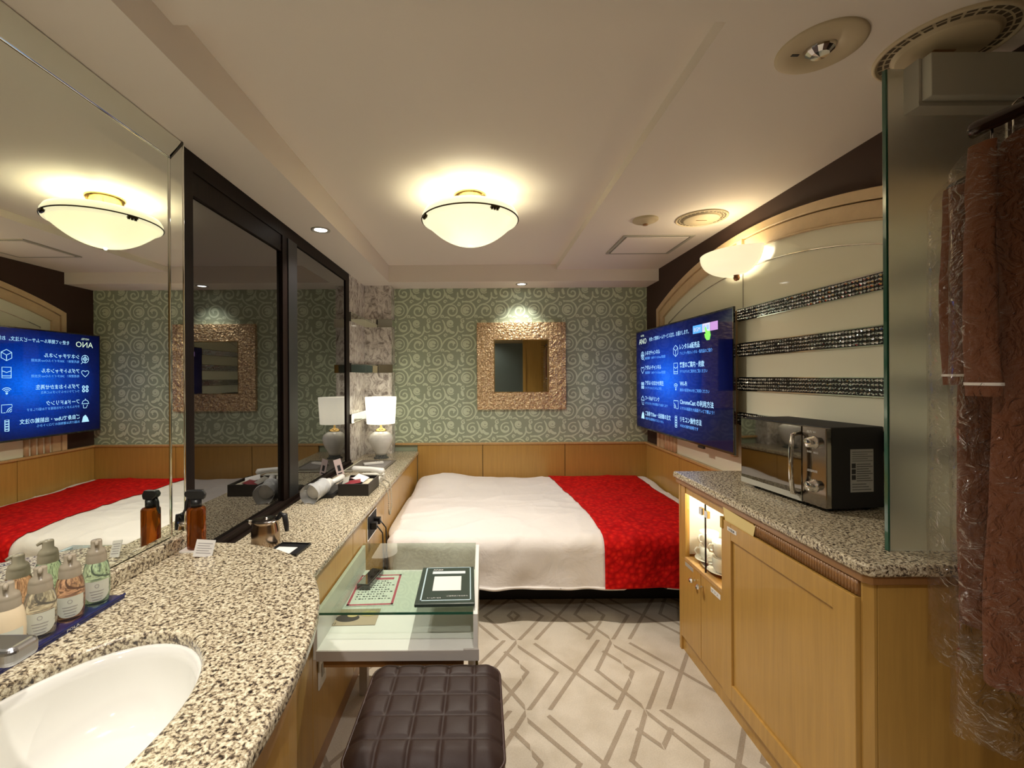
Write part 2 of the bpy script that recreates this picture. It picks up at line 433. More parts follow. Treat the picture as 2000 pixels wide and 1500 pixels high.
# marble corner pier
mp = MB(); mp.box(XL + .001, -1.018, 3.42, 3.86, .742, 2.20, 0); mp.box(XL + .001, -.785, 3.86, YB, .742, 2.20, 0)
mp.build('wall_corner', M_marble, kind='structure', bevel=.001)
for k, z in enumerate((1.842, 1.449, 1.055)):
    b = MB()
    b.box(-1.018, -1.006, 3.42, 3.86, z, z + .062, 0); b.box(-1.018, -.775, 3.850, 3.8605, z, z + .062, 0); b.box(-.787, -.775, 3.86, YB, z, z + .062, 0)
    for x0, x1 in ((-1.010, -1.004), (-.898, -.893), (-.779, -.7735)): b.box(x0, x1, 3.847, 3.851, z - .001, z + .063, 1)
    b.box(-1.018, -.774, 3.846, 3.851, z - .005, z + .001, 1); b.box(-1.018, -.774, 3.846, 3.851, z + .061, z + .067, 1)
    b.box(-1.018, -1.003, 3.42, 3.86, z + .061, z + .067, 1); b.box(-1.018, -1.003, 3.42, 3.86, z - .005, z + .001, 1)
    b.build('trim_%d' % (k + 3), [M_mirror, M_bevel], kind='structure')

# rear of the room, seen in the framed mirror
d = MB(); d.box(.20, .84, YR, YR + .04, 0, 2.1, 0); 
dm = mat('grey_green_door', (.085, .105, .095), .45)
d.build('door_1', dm, kind='structure')
d = MB(); d.box(.84, .90, YR, YR + .07, 0, 2.2, 0); d.box(.90, 1.22, YR, YR + .05, 0, 2.2, 0)
for i in range(60): d.box(1.22, XR, YR, YR + .05 + .006 * (i % 2), i * .036, i * .036 + .030, 0)
d.build('trim_7', M_wood, kind='structure')

# ------------------------------------------------------------------ smoked glass sliding panels on the left wall
w1 = thing('window_1', None, None, (-1.03, 2.46, .742)); w1['kind'] = 'structure'
f = MB(); X0, X1 = -1.04, -1.018
f.box(X0, X1, 1.508, 3.42, 2.135, 2.20); f.box(X0, X1, 1.508, 1.575, .742, 2.135); f.box(X0, X1, 3.335, 3.42, .742, 2.135)
f.box(X0, -1.008, 1.508, 3.42, .742, .775); f.box(X0, X1 - .004, 1.575, 2.36, 2.05, 2.135)
f.build('window_frame', M_frameblk, w1, bevel=.002)
f = MB(); f.box(X0, -1.016, 2.275, 2.33, .775, 2.135, 0); f.box(X0, -1.010, 2.33, 2.44, .775, 2.135, 1)
f.build('mullion', [M_frameblk, M_black], w1, bevel=.002)
MB().box(X0, -1.032, 1.575, 2.275, .775, 2.05).build('pane', M_bglass, w1)
MB().box(X0, -1.026, 2.44, 3.335, .775, 2.135).build('pane', M_bglass, w1)
MB().box(-1.018, -.995, 1.508, 3.42, .742, .752).build('sill', M_frameblk, w1)

# ------------------------------------------------------------------ vanity mirror with bevelled mirror border
vm = thing('vanity_mirror', 'large wall mirror with a narrow mirror border, hung above the sink counter', 'mirror', (-1.02, .8, .90))
MB().box(-1.04, -1.004, -.6, 1.430, .894, 2.112).build('mirror_glass', M_mirror, vm)
def slab(poly, x0, x1):
    n = len(poly); m_ = MB(); return m_.add([(x0, p[0], p[1]) for p in poly] + [(x1, p[0], p[1]) for p in poly], [tuple(range(n)), tuple(range(2 * n - 1, n - 1, -1))] + [(i, (i + 1) % n, n + (i + 1) % n, n + i) for i in range(n)])
slab([(-.6, 2.121), (1.437, 2.121), (1.498, 2.197), (-.6, 2.197)], -1.04, -1.006).build('top_border', M_mirror, vm)
slab([(1.440, .86), (1.500, .86), (1.500, 2.190), (1.440, 2.115)], -1.04, -1.006).build('side_border', M_mirror, vm)
slab([(1.436, 2.112), (1.441, 2.112), (1.503, 2.190), (1.503, 2.199), (1.499, 2.199)], -1.04, -1.004).box(-1.04, -1.0045, 1.4345, 1.4405, .86, 2.112).build('dark_joint', M_black, vm)
b = MB()
b.box(-1.04, -1.000, -.6, 1.434, 2.113, 2.121, 0); b.box(-1.04, -1.000, 1.4295, 1.4345, .86, 2.1125, 0)
b.box(-1.04, -1.004, 1.500, 1.508, .86, 2.2, 0); b.build('bevel_strip', M_bevel, vm, bevel=.003)

# ------------------------------------------------------------------ sink counter
HS = .85
def sink_outline(off=0):
    x = -.342 - off; yf = 1.508 - off * .8
    p = [(-1.02, -.75), (x, -.75), (x, .60)]
    n = 18; cx, cy, rx, ry = x - .62, .60, .62, yf - .60
    # superellipse-like far corner
    for i in range(1, n + 1):
        t = PI / 2 * i / n
        p.append((cx + rx * math.cos(t) ** (2 / 2.45), cy + ry * math.sin(t) ** (2 / 2.45)))
    p.append((-1.02, yf)); return p
def plate_hole(outer, hole, z0, z1, name, m, parent=None, loc=None, bevel=.0):
    bm = bmesh.new(); org = ORG[parent.name] if parent else Vector(loc)
    loops = []
    for poly in ([outer] + ([hole] if hole else [])):
        vs = [bm.verts.new((p[0] - org.x, p[1] - org.y, z1 - org.z)) for p in poly]
        loops.append([bm.edges.new((vs[i], vs[(i + 1) % len(vs)])) for i in range(len(vs))])
    r = bmesh.ops.triangle_fill(bm, edges=[e for l in loops for e in l], use_beauty=True)
    fs = [g for g in r['geom'] if isinstance(g, bmesh.types.BMFace)]
    ex = bmesh.ops.extrude_face_region(bm, geom=fs)
    for g in ex['geom']:
        if isinstance(g, bmesh.types.BMVert): g.co.z = z0 - org.z
    bmesh.ops.recalc_face_normals(bm, faces=bm.faces)
    me = bpy.data.meshes.new(name); bm.to_mesh(me); bm.free(); me.materials.append(m)
    o = bpy.data.objects.new(name, me); C.objects.link(o); ORG[o.name] = org
    if parent: o.parent = parent
    else: o.location = org
    if bevel:
        bb = o.modifiers.new('bevel', 'BEVEL'); bb.width = bevel; bb.segments = 4; bb.limit_method = 'ANGLE'; bb.angle_limit = math.radians(60)
        for p in me.polygons: p.use_smooth = False
    return o
BC = (-.695, .70); BA = (.185, .27)
hole = [(BC[0] + BA[0] * math.cos(2 * PI * i / 64), BC[1] + BA[1] * math.sin(2 * PI * i / 64)) for i in range(64)]
sk = thing('sink_countertop', 'speckled granite vanity top with rounded end, holding the white basin', 'countertop', (-.7, .5, .81))
plate_hole(sink_outline(), hole, .818, HS, 'slab', M_granite, sk, bevel=.010)
b = MB(); b.box(-1.003, -.972, -.75, 1.50, HS, .893); b.build('backsplash', M_granite, sk, bevel=.004)
bs = MB(); pr = []
for i in range(15):
    t = i / 14; pr.append((1 - .55 * t ** 2.2 if t < .8 else (1 - .55 * .8 ** 2.2) * (1 - (t - .8) / .2) + .001, -.145 * math.sin(PI / 2 * min(1, t * 1.15))))
vsn = []
bs.lathe([(r * 1.03, z) for r, z in [(1.0, 0)]] + [(.99, -.002)] + [(r * .99, z) for r, z in pr[1:]], 48, (0, 0, 0), 0, Matrix.Translation((BC[0], BC[1], .818)) @ Matrix.Diagonal((BA[0], BA[1], 1, 1)))
basin = bs.build('washbasin', M_ceramic, loc=(BC[0], BC[1], .68)); top(basin, 'white oval undermount washbasin set into the speckled vanity top', 'sink')
so = basin.modifiers.new('solid', 'SOLIDIFY'); so.thickness = .008; so.offset = 1
# sink cabinet
scab = thing('sink_cabinet', 'curved maple vanity cabinet under the sink counter', 'cabinet', (-.6, .5, 0))
o1 = sink_outline(.05); o2 = sink_outline(.062); o3 = sink_outline(.085)
MB().prism(o2, .0, .10).build('plinth', M_wood, scab)
MB().prism(o1, .105, .655).prism(o1, .655, .70, caps=False).build('body', M_wood, scab)
MB().prism(o2, .10, .65, 0).prism(o2, .65, .817, 0, caps=False).build('carcass', M_woodD, scab)
MB().prism(sink_outline(.044), .706, .790, caps=False).build('apron', M_woodL, scab)

# faucet
fa = thing('faucet', 'brushed grey block tap with square spout over the basin', 'faucet', (-.94, .74, HS))
MB().cyl((-.950, .749, HS + .0002), .021, .085, 20).build('stem', M_satin, fa, bevel=.003)
b = MB(); b.prism(rrect(-.985, -.768, .722, .776, .014), .929, .961); b.build('spout', M_satin, fa, bevel=.010, seg=4)

# ------------------------------------------------------------------ long counter
lc = thing('long_countertop', 'long narrow granite shelf running along the left wall to the lamp', 'countertop', (-.8, 2.6, .71))
b = MB(); b.prism([(-1.039, 1.29), (-.575, 1.29), (-.575, YB - .001), (-1.039, YB - .001)], .712, .742); b.build('slab', M_granite, lc, bevel=.009, seg=4)
lcab = thing('long_cabinet', 'low maple cabinet run below the long granite shelf', 'cabinet', (-.8, 2.6, 0))
b = MB(); b.box(-1.039, -.600, 1.33, YB - .02, 0, .711); b.build('carcass', M_woodD, lcab)
for a, c_ in ((1.30, 1.52), (1.52, 2.00), (2.00, 2.62), (2.62, 3.10), (3.10, 3.56), (3.56, 3.97)):
    MB().box(-.600, -.585, a + .002, c_ - .002, .075, .706).build('door', M_wood, lcab, bevel=.0015)
MB().box(-.60, -.592, 1.30, YB - .02, 0, .07).build('plinth', M_woodD, lcab)
# socket panel with cables in the cabinet front
so_ = thing('socket_panel', 'black recessed socket panel with cables on the cabinet front beside the bed', 'socket panel', (-.585, 2.33, .58))
b = MB(); b.box(-.5852, -.580, 2.235, 2.425, .575, .700, 0); b.build('surround', M_chrome, so_, bevel=.001)
b = MB(); b.box(-.582, -.5785, 2.245, 2.415, .583, .692, 0); b.build('face', M_blackmatte, so_)
for k, yy in enumerate((2.29, 2.37)):
    MB().box(-.5785, -.545, yy - .014, yy + .014, .625, .66).build('plug', M_black, so_, bevel=.003)
    MB().tube([(-.545, yy, .64), (-.52, yy + .01, .60), (-.525, yy + .05, .48), (-.535, yy + .09, .30), (-.54, yy + .12, .12), (-.545, yy + .13, .006)], .0035, 8).build('cable', M_black, so_)
ol = thing('wall_outlet', 'small white outlet plate low on the cabinet front under the glass table', 'outlet', (-.585, 1.60, .33))
MB().box(-.585, -.579, 1.565, 1.635, .30, .415).build('plate', M_white, ol, bevel=.003)
MB().box(-.579, -.577, 1.588, 1.612, .335, .38).build('insert', M_greyL, ol)

# ------------------------------------------------------------------ bed
bd = thing('bed', 'low double bed set between the long cabinet and the right wall', 'bed', (.45, 3.2, 0))
MB().box(-.50, 1.40, 2.80, 3.93, 0, .17).build('bed_base', M_blackmatte, bd, bevel=.01)
MB().box(-.572, 1.445, 2.60, 3.96, .17, .215).build('bed_frame', M_blackmatte, bd, bevel=.008)
b = MB(); b.prism(rrect(-.575, 1.448, 2.60, 3.965, .08), .215, .42); b.build('mattress', M_sheet, bd, bevel=.03, seg=4)
def drape(px, py, off=0):
    x0, x1, y0, y1 = -.50, 1.395, 2.60, 3.90; r = .065
    ox = max(x0 - px, 0) + max(px - x1, 0); oy = max(y0 - py, 0) + max(py - y1, 0)
    sx = -1 if px < x0 else 1; sy = -1 if py < y0 else 1
    cx = min(max(px, x0), x1); cy = min(max(py, y0), y1)
    L = math.hypot(ox, oy)
    zt = .505 + .055 * math.exp(-((px + .33) / .22) ** 2 - ((py - 3.75) / .26) ** 2) + .02 * math.exp(-((py - 3.8) / .2) ** 2)
    zt += .012 * noise.noise(Vector((px * 2.2, py * 2.6, 0))) + .006 * noise.noise(Vector((px * 6, py * 7, 3)))
    rg = (1 - abs(noise.noise(Vector((px * 1.6 + py * 1.1, py * 3.6 - px * .7, 9)))) * 2.2)
    zt += .010 * max(0, rg) ** 5 * min(1, max(0, 3.75 - py) * 2)
    rg2 = (1 - abs(noise.noise(Vector((px * 3.1 - py * 2.2, py * 2.1 + px * 1.3, 21)))) * 2.4)
    zt += .007 * max(0, rg2) ** 6
    zt -= .045 * max(0, 1 - (py - 2.6) / .5) ** 2 * .5
    if L < 1e-9: return Vector((px, py, zt + off))
    if L < r * PI / 2: h = r * math.sin(L / r); dz = r * (1 - math.cos(L / r))
    else: h = r + (L - r * PI / 2) * .05; dz = r + (L - r * PI / 2)
    wave = .010 * noise.noise(Vector((px * 7, py * 7, dz * 3))) * min(1, dz * 6) + .012 * math.sin(px * 11 + noise.noise(Vector((px * 3, 0, 0))) * 4) * min(1, dz * 3)
    h += wave + off; ux, uy = sx * ox / L, sy * oy / L
    z = max(zt - dz, .205)
    return Vector((cx + ux * h, cy + uy * h, z + (off if dz < .03 else 0)))
du = MB()
UX0, UX1, UY0, UY1 = -.60, 1.46, 2.245, 3.985
def dfn(u, v):
    return tuple(drape(UX0 + (UX1 - UX0) * u, UY0 + (UY1 - UY0) * v))
du.grid(dfn, 130, 110)
dv = du.build('duvet', M_duvet, loc=(.4, 3.2, .4)); top(dv, 'rumpled white duvet spread over the whole bed', 'duvet')
ss = dv.modifiers.new('solid', 'SOLIDIFY'); ss.thickness = .012; ss.offset = -1
ru = MB()
def rfn(u, v):
    py = UY0 + (UY1 - UY0) * v * .985
    # curved left hem
    xl = .60 + .085 * (1 - v) + .03 * math.sin(v * PI * 1.3); xr = 1.335 + .09 * (1 - v) ** 2
    return tuple(drape(xl + (xr - xl) * u, py, .007))
ru.grid(rfn, 50, 110)
rr_ = ru.build('bed_runner', M_red, loc=(1.0, 3.2, .45)); top(rr_, 'bright red textured runner laid across the right end of the bed', 'bed runner')
ss = rr_.modifiers.new('solid', 'SOLIDIFY'); ss.thickness = .005; ss.offset = 0
# folded pillow-like ends showing at the left foot of the duvet
pw = MB(); pw.grid(lambda u, v: (-.528 + .052 * math.cos(2 * PI * u) * (1 - (2 * v - 1) ** 8 * .6), 2.62 + .9 * v, .462 + .032 * math.sin(2 * PI * u) * (1 - (2 * v - 1) ** 8 * .6)), 20, 24, closeu=True)
p_ = pw.build('pillow', M_sheet, loc=(-.53, 3.0, .43)); top(p_, 'edge of a flat off-white pillow poking out between duvet and cabinet', 'pillow')

# ------------------------------------------------------------------ glass display table
ZT_ = .605; tx0, tx1, ty0, ty1 = -.580, -.020, 1.510, 2.141
tb = thing('glass_display_table', 'low white display table with a glass top beside the bed', 'table', (-.29, 1.8, 0))
MB().box(tx0 + .010, tx1 - .012, ty0, ty1, .443, .477).build('tray_bottom', M_whitelam, tb, bevel=.001)
MB().box(tx0 + .012, tx1 - .014, ty0 - .003, ty0, .442, .4755).build('front_lip', M_greylam, tb)  # grey puts the shade on the white tray's front edge into colour
for a, c_ in ((tx0, tx0 + .014), (tx1 - .016, tx1)):
    MB().box(a, c_, ty0 + .002, ty1, .443, .597).build('side_panel', M_whitelam, tb, bevel=.0015)
MB().box(tx1 - .05, tx1 + .003, ty0 - .004, ty0 + .004, .442, .597 if False else .479).build('corner_block', M_greylam, tb)
g = MB(); g.box(tx0 + .004, tx1 - .016, ty0, ty1, .5975, .6055, 0)
go = g.build('glass_top', M_tabglass, tb)
g = MB(); g.box(tx0 + .004, tx1 - .016, ty0 - .0015, ty0 - .0005, .5975, .6055, 0); g.build('glass_edge', M_glassedge, tb)
for x in (tx0 + .03, tx1 - .05): MB().box(x, x + .035, 1.96, 1.995, 0, .443).build('leg', M_greylam, tb, bevel=.002)
MB().box(tx0 + .03, tx1 - .05, ty0 + .015, ty0 + .035, .410, .443).build('rail', M_woodD, tb)
MB().box(tx1 - .012, tx1 - .002, 1.66, 1.70, .0, .443).build('leg', M_gold, tb)
# printed sheets on the tray
def flatM(x, y, z, ang=0): return Matrix.Translation((x, y, z)) @ Matrix.Rotation(ang, 4, 'Z')
M_pink = mat('pink_print', (.62, .10, .16), .6); M_ink = mat('black_print', (.03, .03, .035), .6); M_inkgrey = mat('grey_print', (.35, .33, .33), .6)
pp = thing('notice_sheet', 'white notice sheet with pink border lying inside the glass table', 'paper', (-.46, 1.90, .4775))
Mx = flatM(-.470, 1.945, .4782, .05)
MB().box(-.098, .098, -.143, .143, 0, .0008, 0, Mx).build('sheet', M_paperw, pp)
b = MB()
for q in ((-.094, .094, -.139, -.128), (-.094, .094, .128, .139), (-.094, -.084, -.139, .139), (.084, .094, -.139, .139)): b.box(q[0], q[1], q[2], q[3], .0008, .0011, 0, Mx)
b.box(-.065, .065, .088, .108, .0008, .0011, 0, Mx); b.build('border', M_pink, pp)
b = MB()
for i in range(9):
    yy = .07 - i * .02; x1_ = .07 - (i % 3) * .02
    n = 9 + i % 3
    for k in range(n): b.box(-.07 + k * .0135, -.07 + k * .0135 + .010 - .003 * ((k * 7 + i) % 3), yy, yy + .006 + .002 * ((i + k) % 2), .0008, .0011, 0, Mx)
b.build('print', M_ink, pp)
cdh = thing('food_card', 'illustrated food card numbered 1001 at the front of the table tray', 'card', (-.50, 1.68, .4775))
Mx = flatM(-.503, 1.715, .4782, .03)
MB().box(-.095, .095, -.055, .062, 0, .0008, 0, Mx).build('sheet', mat('tan_card', (.45, .36, .25), .5), cdh)
b = MB(); b.lathe([(.045, .0010), (.0001, .0013)], 24, (.0, .0, 0), 0, Mx @ Matrix.Translation((-.02, -.004, 0)), sy=.62)
b.lathe([(.034, .0015), (.0001, .0018)], 24, (.0, .0, 0), 1, Mx @ Matrix.Translation((.055, .025, 0)), sy=.6)
b.lathe([(.020, .0019), (.0001, .0020)], 20, (.0, .0, 0), 1, Mx @ Matrix.Translation((-.005, .012, 0)), sy=.6)
b.build('picture', [mat('dark_picture', (.05, .04, .035), .5), mat('yellow_picture', (.55, .45, .2), .5)], cdh)
b = MB(); text_into(b, '1001', Mx @ Matrix.Translation((-.09, -.05, .0015)), .022, None); b.build('print', M_ink, cdh)
ph = thing('remote_holder', 'small silver and black device holder lying on the pink notice sheet', 'remote holder', (-.50, 1.98, .479))
Mx = flatM(-.512, 2.020, .4795, -.16)
b = MB(); b.prism(rrect(-.030, .030, -.085, .085, .008), 0, .022, 0, Mx); b.build('body', M_blackgloss, ph, bevel=.003)
b = MB(); b.box(-.024, .024, -.080, .080, .0222, .0235, 0, Mx); b.build('lid', M_chrome, ph, bevel=.0005)
qr = thing('menu_folder', 'dark green menu folder with a blank white square, lying on the glass top', 'folder', (-.13, 1.66, .6056))
Mx = flatM(-.140, 1.690, .6059, .03)
M_dgreen = mat('dark_green_cover', (.030, .048, .038), .3, coat=.4)
b = MB(); b.box(-.105, .105, -.150, .150, 0, .012, 0, Mx); b.build('cover', M_dgreen, qr, bevel=.003)
b = MB()
for q in ((-.088, .092, -.128, -.123), (-.088, .092, .140, .144), (-.088, -.083, -.128, .144), (.088, .092, -.128, .144)): b.box(*q, .0121, .0126, 0, Mx)
b.box(-.060, .070, .085, .108, .0121, .0126, 1, Mx)
b.box(-.050, .055, -.055, .062, .0121, .0126, 2, Mx)
b.build('border', [mat('pale_blue_print', (.45, .58, .62), .4), mat('banner_print', (.62, .68, .70), .4), mat('white_square', (.74, .75, .70), .4)], qr)
b = MB(); text_into(b, 'ANO', Mx @ Matrix.Translation((-.060, .116, .0127)), .016, .04); b.build('print', M_paperw, qr); b = MB(); text_into(b, 'ルームサービス', Mx @ Matrix.Translation((-.065, -.112, .0127)), .010, .05)
b.build('print', M_paperw, qr); b = MB(); text_into(b, 'ご注文はこちらから', Mx @ Matrix.Translation((.005, -.100, .0127)), .010, .075); b.build('print', M_paperw, qr)

# ------------------------------------------------------------------ ottoman
sx0, sx1, sy0, sy1, sz = -.356, .050, 1.075, 1.478, .468
ot = thing('ottoman', 'dark brown quilted leather cube stool in front of the glass table', 'stool', (-.15, 1.28, 0))
def seat(u, v):
    x = sx0 + (sx1 - sx0) * u; y = sy0 + (sy1 - sy0) * v
    e = min(u, 1 - u, v, 1 - v) * .40
    z = sz - .026 * max(0, 1 - e / .05) ** 2
    fu = (u * 5) % 1; fv = (v * 5) % 1
    du_ = min(fu, 1 - fu) * .08; dv_ = min(fv, 1 - fv) * .08
    if .1 < u < .9 or e > .03: pass
    dd = 1
    if .05 < u < .95 or True:
        g1 = math.exp(-(du_ / .0055) ** 2) if .06 < u < .94 else 0; g2 = math.exp(-(dv_ / .0055) ** 2) if .06 < v < .94 else 0
        z -= .005 * max(g1, g2)
        z += .003 * math.sin(PI * fu) * math.sin(PI * fv)
    # corner rounding in plan
    r = .045; cx = min(max(x, sx0 + r), sx1 - r); cy = min(max(y, sy0 + r), sy1 - r)
    dx, dy = x - cx, y - cy; L = math.hypot(dx, dy)
    if dx and dy: m_ = max(abs(dx), abs(dy)); x = cx + dx / L * m_; y = cy + dy / L * m_
    return (x, y, z)
b = MB(); b.grid(seat, 100, 100); 
so2 = b.build('seat', M_leather, ot)
b = MB(); poly = rrect(sx0, sx1, sy0, sy1, .045, 8); 
b.tube([(p[0], p[1], sz - .028) for p in poly], .0045, 8, close=True); b.tube([(p[0], p[1], sz - .085) for p in poly], .004, 8, close=True); b.build('piping', M_leatherseam, ot)
b = MB()
def side(u, v):
    n = len(poly); t = u * n; i = int(t) % n; f_ = t - int(t); a = poly[i]; c_ = poly[(i + 1) % n]
    x = a[0] + (c_[0] - a[0]) * f_; y = a[1] + (c_[1] - a[1]) * f_
    z = (sz - .028) * (1 - v) + .02 * v
    # quilted grooves
    per = 5; ax = (x - sx0) / (sx1 - sx0) * per if abs(y - sy0) < .01 or abs(y - sy1) < .01 else (y - sy0) / (sy1 - sy0) * per
    fr = min(ax % 1, 1 - ax % 1) * .08; fz = ((sz - z) / .083) % 1; fz = min(fz, 1 - fz) * .083
    gd = .006 * max(math.exp(-(fr / .006) ** 2), math.exp(-(fz / .006) ** 2)); cx, cy = (sx0 + sx1) / 2, (sy0 + sy1) / 2
    dx, dy = x - cx, y - cy; L = math.hypot(dx, dy)
    return (x - dx / L * gd, y - dy / L * gd, z)
b.grid(side, 36 * 6, 60, closeu=True); b.build('side_cover', M_leather, ot)
for x in (sx0 + .05, sx1 - .05):
    for y in (sy0 + .05, sy1 - .05): MB().cyl((x, y, 0), .018, .022, 16).build('foot', M_black, ot)

# ------------------------------------------------------------------ minibar cabinet on the right
HR = .905; cx0 = 1.013; cy0 = 1.13; cy1 = 2.305
mt = MB(); mt.prism([(.992, 1.175), (1.008, 1.152), (XR, 1.152), (XR, 2.33), (.992, 2.33)], .873, HR)
o = mt.build('minibar_countertop', M_granite, bevel=.010, seg=4, loc=(1.2, 1.7, .873)); top(o, 'granite top of the maple minibar cabinet under the microwave', 'countertop')
mc = thing('minibar_cabinet', 'tall maple minibar cabinet with glass doors and fridge door, right of the floor', 'cabinet', (1.25, 1.7, 0))
b = MB(); b.prism([(1.003, 1.180), (1.016, 1.162), (XR, 1.162), (XR, 2.318), (1.003, 2.318)], .850, .873); b.build('top_moulding', M_woodD, mc, bevel=.003)
# carcass with cup niche: Y 1.87..2.23, z .50...83
b = MB()
b.box(cx0 + .02, XR, 1.86, cy1, .07, .480); b.box(cx0 + .02, XR, 1.19, 1.86, .07, .85)           # lower body, fridge body
b.box(cx0 + .02, XR, 1.86, cy1, .835, .85); b.box(cx0 + .245, XR, 1.86, cy1, .48, .835)              # niche roof and back
b.box(cx0, XR, cy1 - .02, cy1, 0, .85); b.box(cx0 + .01, XR, 1.862, 1.875, .48, .835)
b.box(cx0, cx0 + .022, 2.235, cy1 - .02, .480, .85); b.box(cx0 + .004, cx0 + .022, 1.86, 2.235, .812, .85); b.box(cx0, cx0 + .30, 1.86, 2.235, .480, .492)
b.build('carcass', M_wood, mc, bevel=.0015)
MB().box(cx0 + .012, XR, 1.19, cy1 - .02, 0, .068).build('plinth', M_wood, mc)
# end face toward the camera with chamfer stile
b = MB(); b.prism([(cx0 - .001, 1.196), (cx0 - .001, 1.190), (cx0 + .014, 1.172), (cx0 + .022, 1.172), (cx0 + .022, 1.196)], 0, .85); b.build('corner_stile', M_wood, mc, bevel=.001)
MB().box(cx0 + .024, XR, 1.172, 1.187, 0, .85).build('end_panel', M_wood, mc, bevel=.001)
# fridge door: frame and recessed panel
dr = MB(); y0, y1 = 1.198, 1.868; xf = .998
dr.box(xf, cx0 + .02, y0, y0 + .075, .085, .803); dr.box(xf, cx0 + .02, y1 - .07, y1, .085, .803)
dr.box(xf, cx0 + .02, y0 + .075, y1 - .07, .735, .803); dr.box(xf, cx0 + .02, y0 + .075, y1 - .07, .085, .150)
dr.box(xf + .009, cx0 + .018, y0 + .07, y1 - .065, .14, .74)
do = dr.build('fridge_door', M_wood, mc, bevel=.002)
b = MB(); b.box(cx0 - .004, cx0 + .02, 1.198, 1.655, .806, .848)
for i in range(41): b.cyl((cx0 - .004, 1.204 + i * .011, .808), .0052, .039, 8)
b.build('reeded_rail', M_woodD, mc)
b = MB(); b.box(cx0 - .006, cx0 + .02, 1.66, 1.866, .806, .848); b.build('rail_panel', M_wood, mc)
# lower doors
for a, c_ in ((1.872, 2.076), (2.080, 2.283)):
    dd_ = MB().box(cx0, cx0 + .02, a, c_, .075, .478).build('door', M_wood, mc, bevel=.0015)
    yk = 2.055 if a < 2 else 2.12; zk = .428
    K = Matrix.Translation((cx0, yk, zk)) @ Matrix.Rotation(-PI / 2, 4, 'Y')
    k_ = MB(); k_.cyl((0, 0, 0), .004, .014, 12, M=K); k_.lathe([(.004, .012), (.011, .018), (.013, .026), (.009, .033), (.0001, .035)], 10, M=K, smooth=False)
    k_.build('knob', M_chrome, dd_, label='faceted chrome knob')
b = MB(); b.box(cx0 - .001, cx0, 1.905, 1.985, .440, .462); b.build('label_strip', M_paperw, mc)
b = MB(); text_into(b, 'グラス', Matrix(((0, 0, -1, cx0 - .0015), (-1, 0, 0, 1.98), (0, 1, 0, .446), (0, 0, 0, 1))), .012, .06); b.build('label_print', M_ink, mc)
b = MB(); b.box(cx0 - .001, cx0, 2.15, 2.235, .452, .470); b.build('label_strip', M_greyL, mc)
# niche ledge, glass doors
MB().box(cx0 - .003, cx0 + .03, 1.87, 2.235, .478, .494).build('ledge', M_woodL, mc, bevel=.001)
for a, c_ in ((1.876, 2.044), (2.047, 2.232)):
    gd_ = MB().box(cx0 + .006, cx0 + .010, a, c_, .497, .811).build('glass_door', M_clear, mc)
    yk = 2.025 if a < 2 else 2.075
    MB().box(cx0 - .002, cx0 + .012, yk - .014, yk + .014, .755, .787).build('catch', M_chrome, gd_, bevel=.001)
MB().box(cx0 + .004, cx0 + .011, 2.0440, 2.0468, .497, .811).build('door_gap', M_blackmatte, mc)
MB().box(xf - .004, xf + .01, 1.852, 1.872, .765, .812).build('hinge', M_gold, mc, bevel=.002)
ORG[mc.name] = Vector((1.25, 1.7, 0)); point('cabinet_light', (1.11, 2.08, .805), 1.7, (1, .92, .76), .02, mc)
b = MB(); b.box(1.08, 1.20, 2.04, 2.08, .826, .834); o = b.build('cabinet_lamp', emit('cabinet_lamp_glow', (1, .9, .65), 6), mc)
# paper tag and number plate on the fridge door
pt = thing('paper_envelope', 'cream paper flap taped on the front above the fridge door', 'paper', (xf, 1.75, .79))
b = MB(); P = [(1.860, .853), (1.845, .800), (1.655, .795), (1.640, .845)]
b.add([(cx0 - .010, p[0], p[1]) for p in P] + [(cx0 - .0115, p[0], p[1]) for p in P], [(0, 1, 2, 3), (7, 6, 5, 4), (0, 4, 5, 1), (1, 5, 6, 2), (2, 6, 7, 3), (3, 7, 4, 0)])
b.build('flap', mat('cream_paper', (.78, .62, .27), .7), pt)
lb = thing('name_sticker', 'tiny white printed sticker below the cream paper flap', 'sticker', (xf, 1.79, .77))
MB().box(xf - .0012, xf - .0002, 1.755, 1.820, .770, .786).build('backing', M_paperw, lb)
b = MB(); text_into(b, '冷蔵庫', Matrix(((0, 0, -1, xf - .0018), (-1, 0, 0, 1.812), (0, 1, 0, .7735), (0, 0, 0, 1))), .011, .045); b.build('print', M_ink, lb)
# cups on a silver tray in the niche
tr = MB(); tr.lathe([(.0001, 0), (.10, 0), (.125, .008), (.13, .010), (.13, .012), (.10, .003), (.0001, .003)], 40, (0, 0, 0), 0, Matrix.Translation((1.135, 2.09, .4925)) @ Matrix.Diagonal((.78, 1.0, 1, 1)), sy=1.0)
o = tr.build('serving_tray', M_chrome, loc=(1.135, 2.09, .4925)); top(o, 'oval polished silver tray inside the lit glass cupboard', 'tray')
def cup(x, y, z, ang, lab):
    t = thing('tea_cup', lab, 'cup', (x, y, z), 'white cups in the lit cupboard')
    K_ = 1.18; b = MB(); b.lathe([(p * K_, q * K_) for p, q in [(.0001, .004), (.022, .004), (.024, 0), (.026, .004), (.035, .018), (.037, .058), (.035, .058), (.032, .02), (.020, .008), (.0001, .008)]], 28, (x, y, z)); b.build('bowl', M_ceramic, t)
    M = Matrix.Translation((x, y, z)) @ Matrix.Rotation(ang, 4, 'Z')
    b = MB(); b.tube([(.040, 0, .056), (.056, 0, .058), (.066, 0, .044), (.056, 0, .026), (.040, 0, .022)], .004, 8, M=M); b.build('handle', M_ceramic, t)
    return t
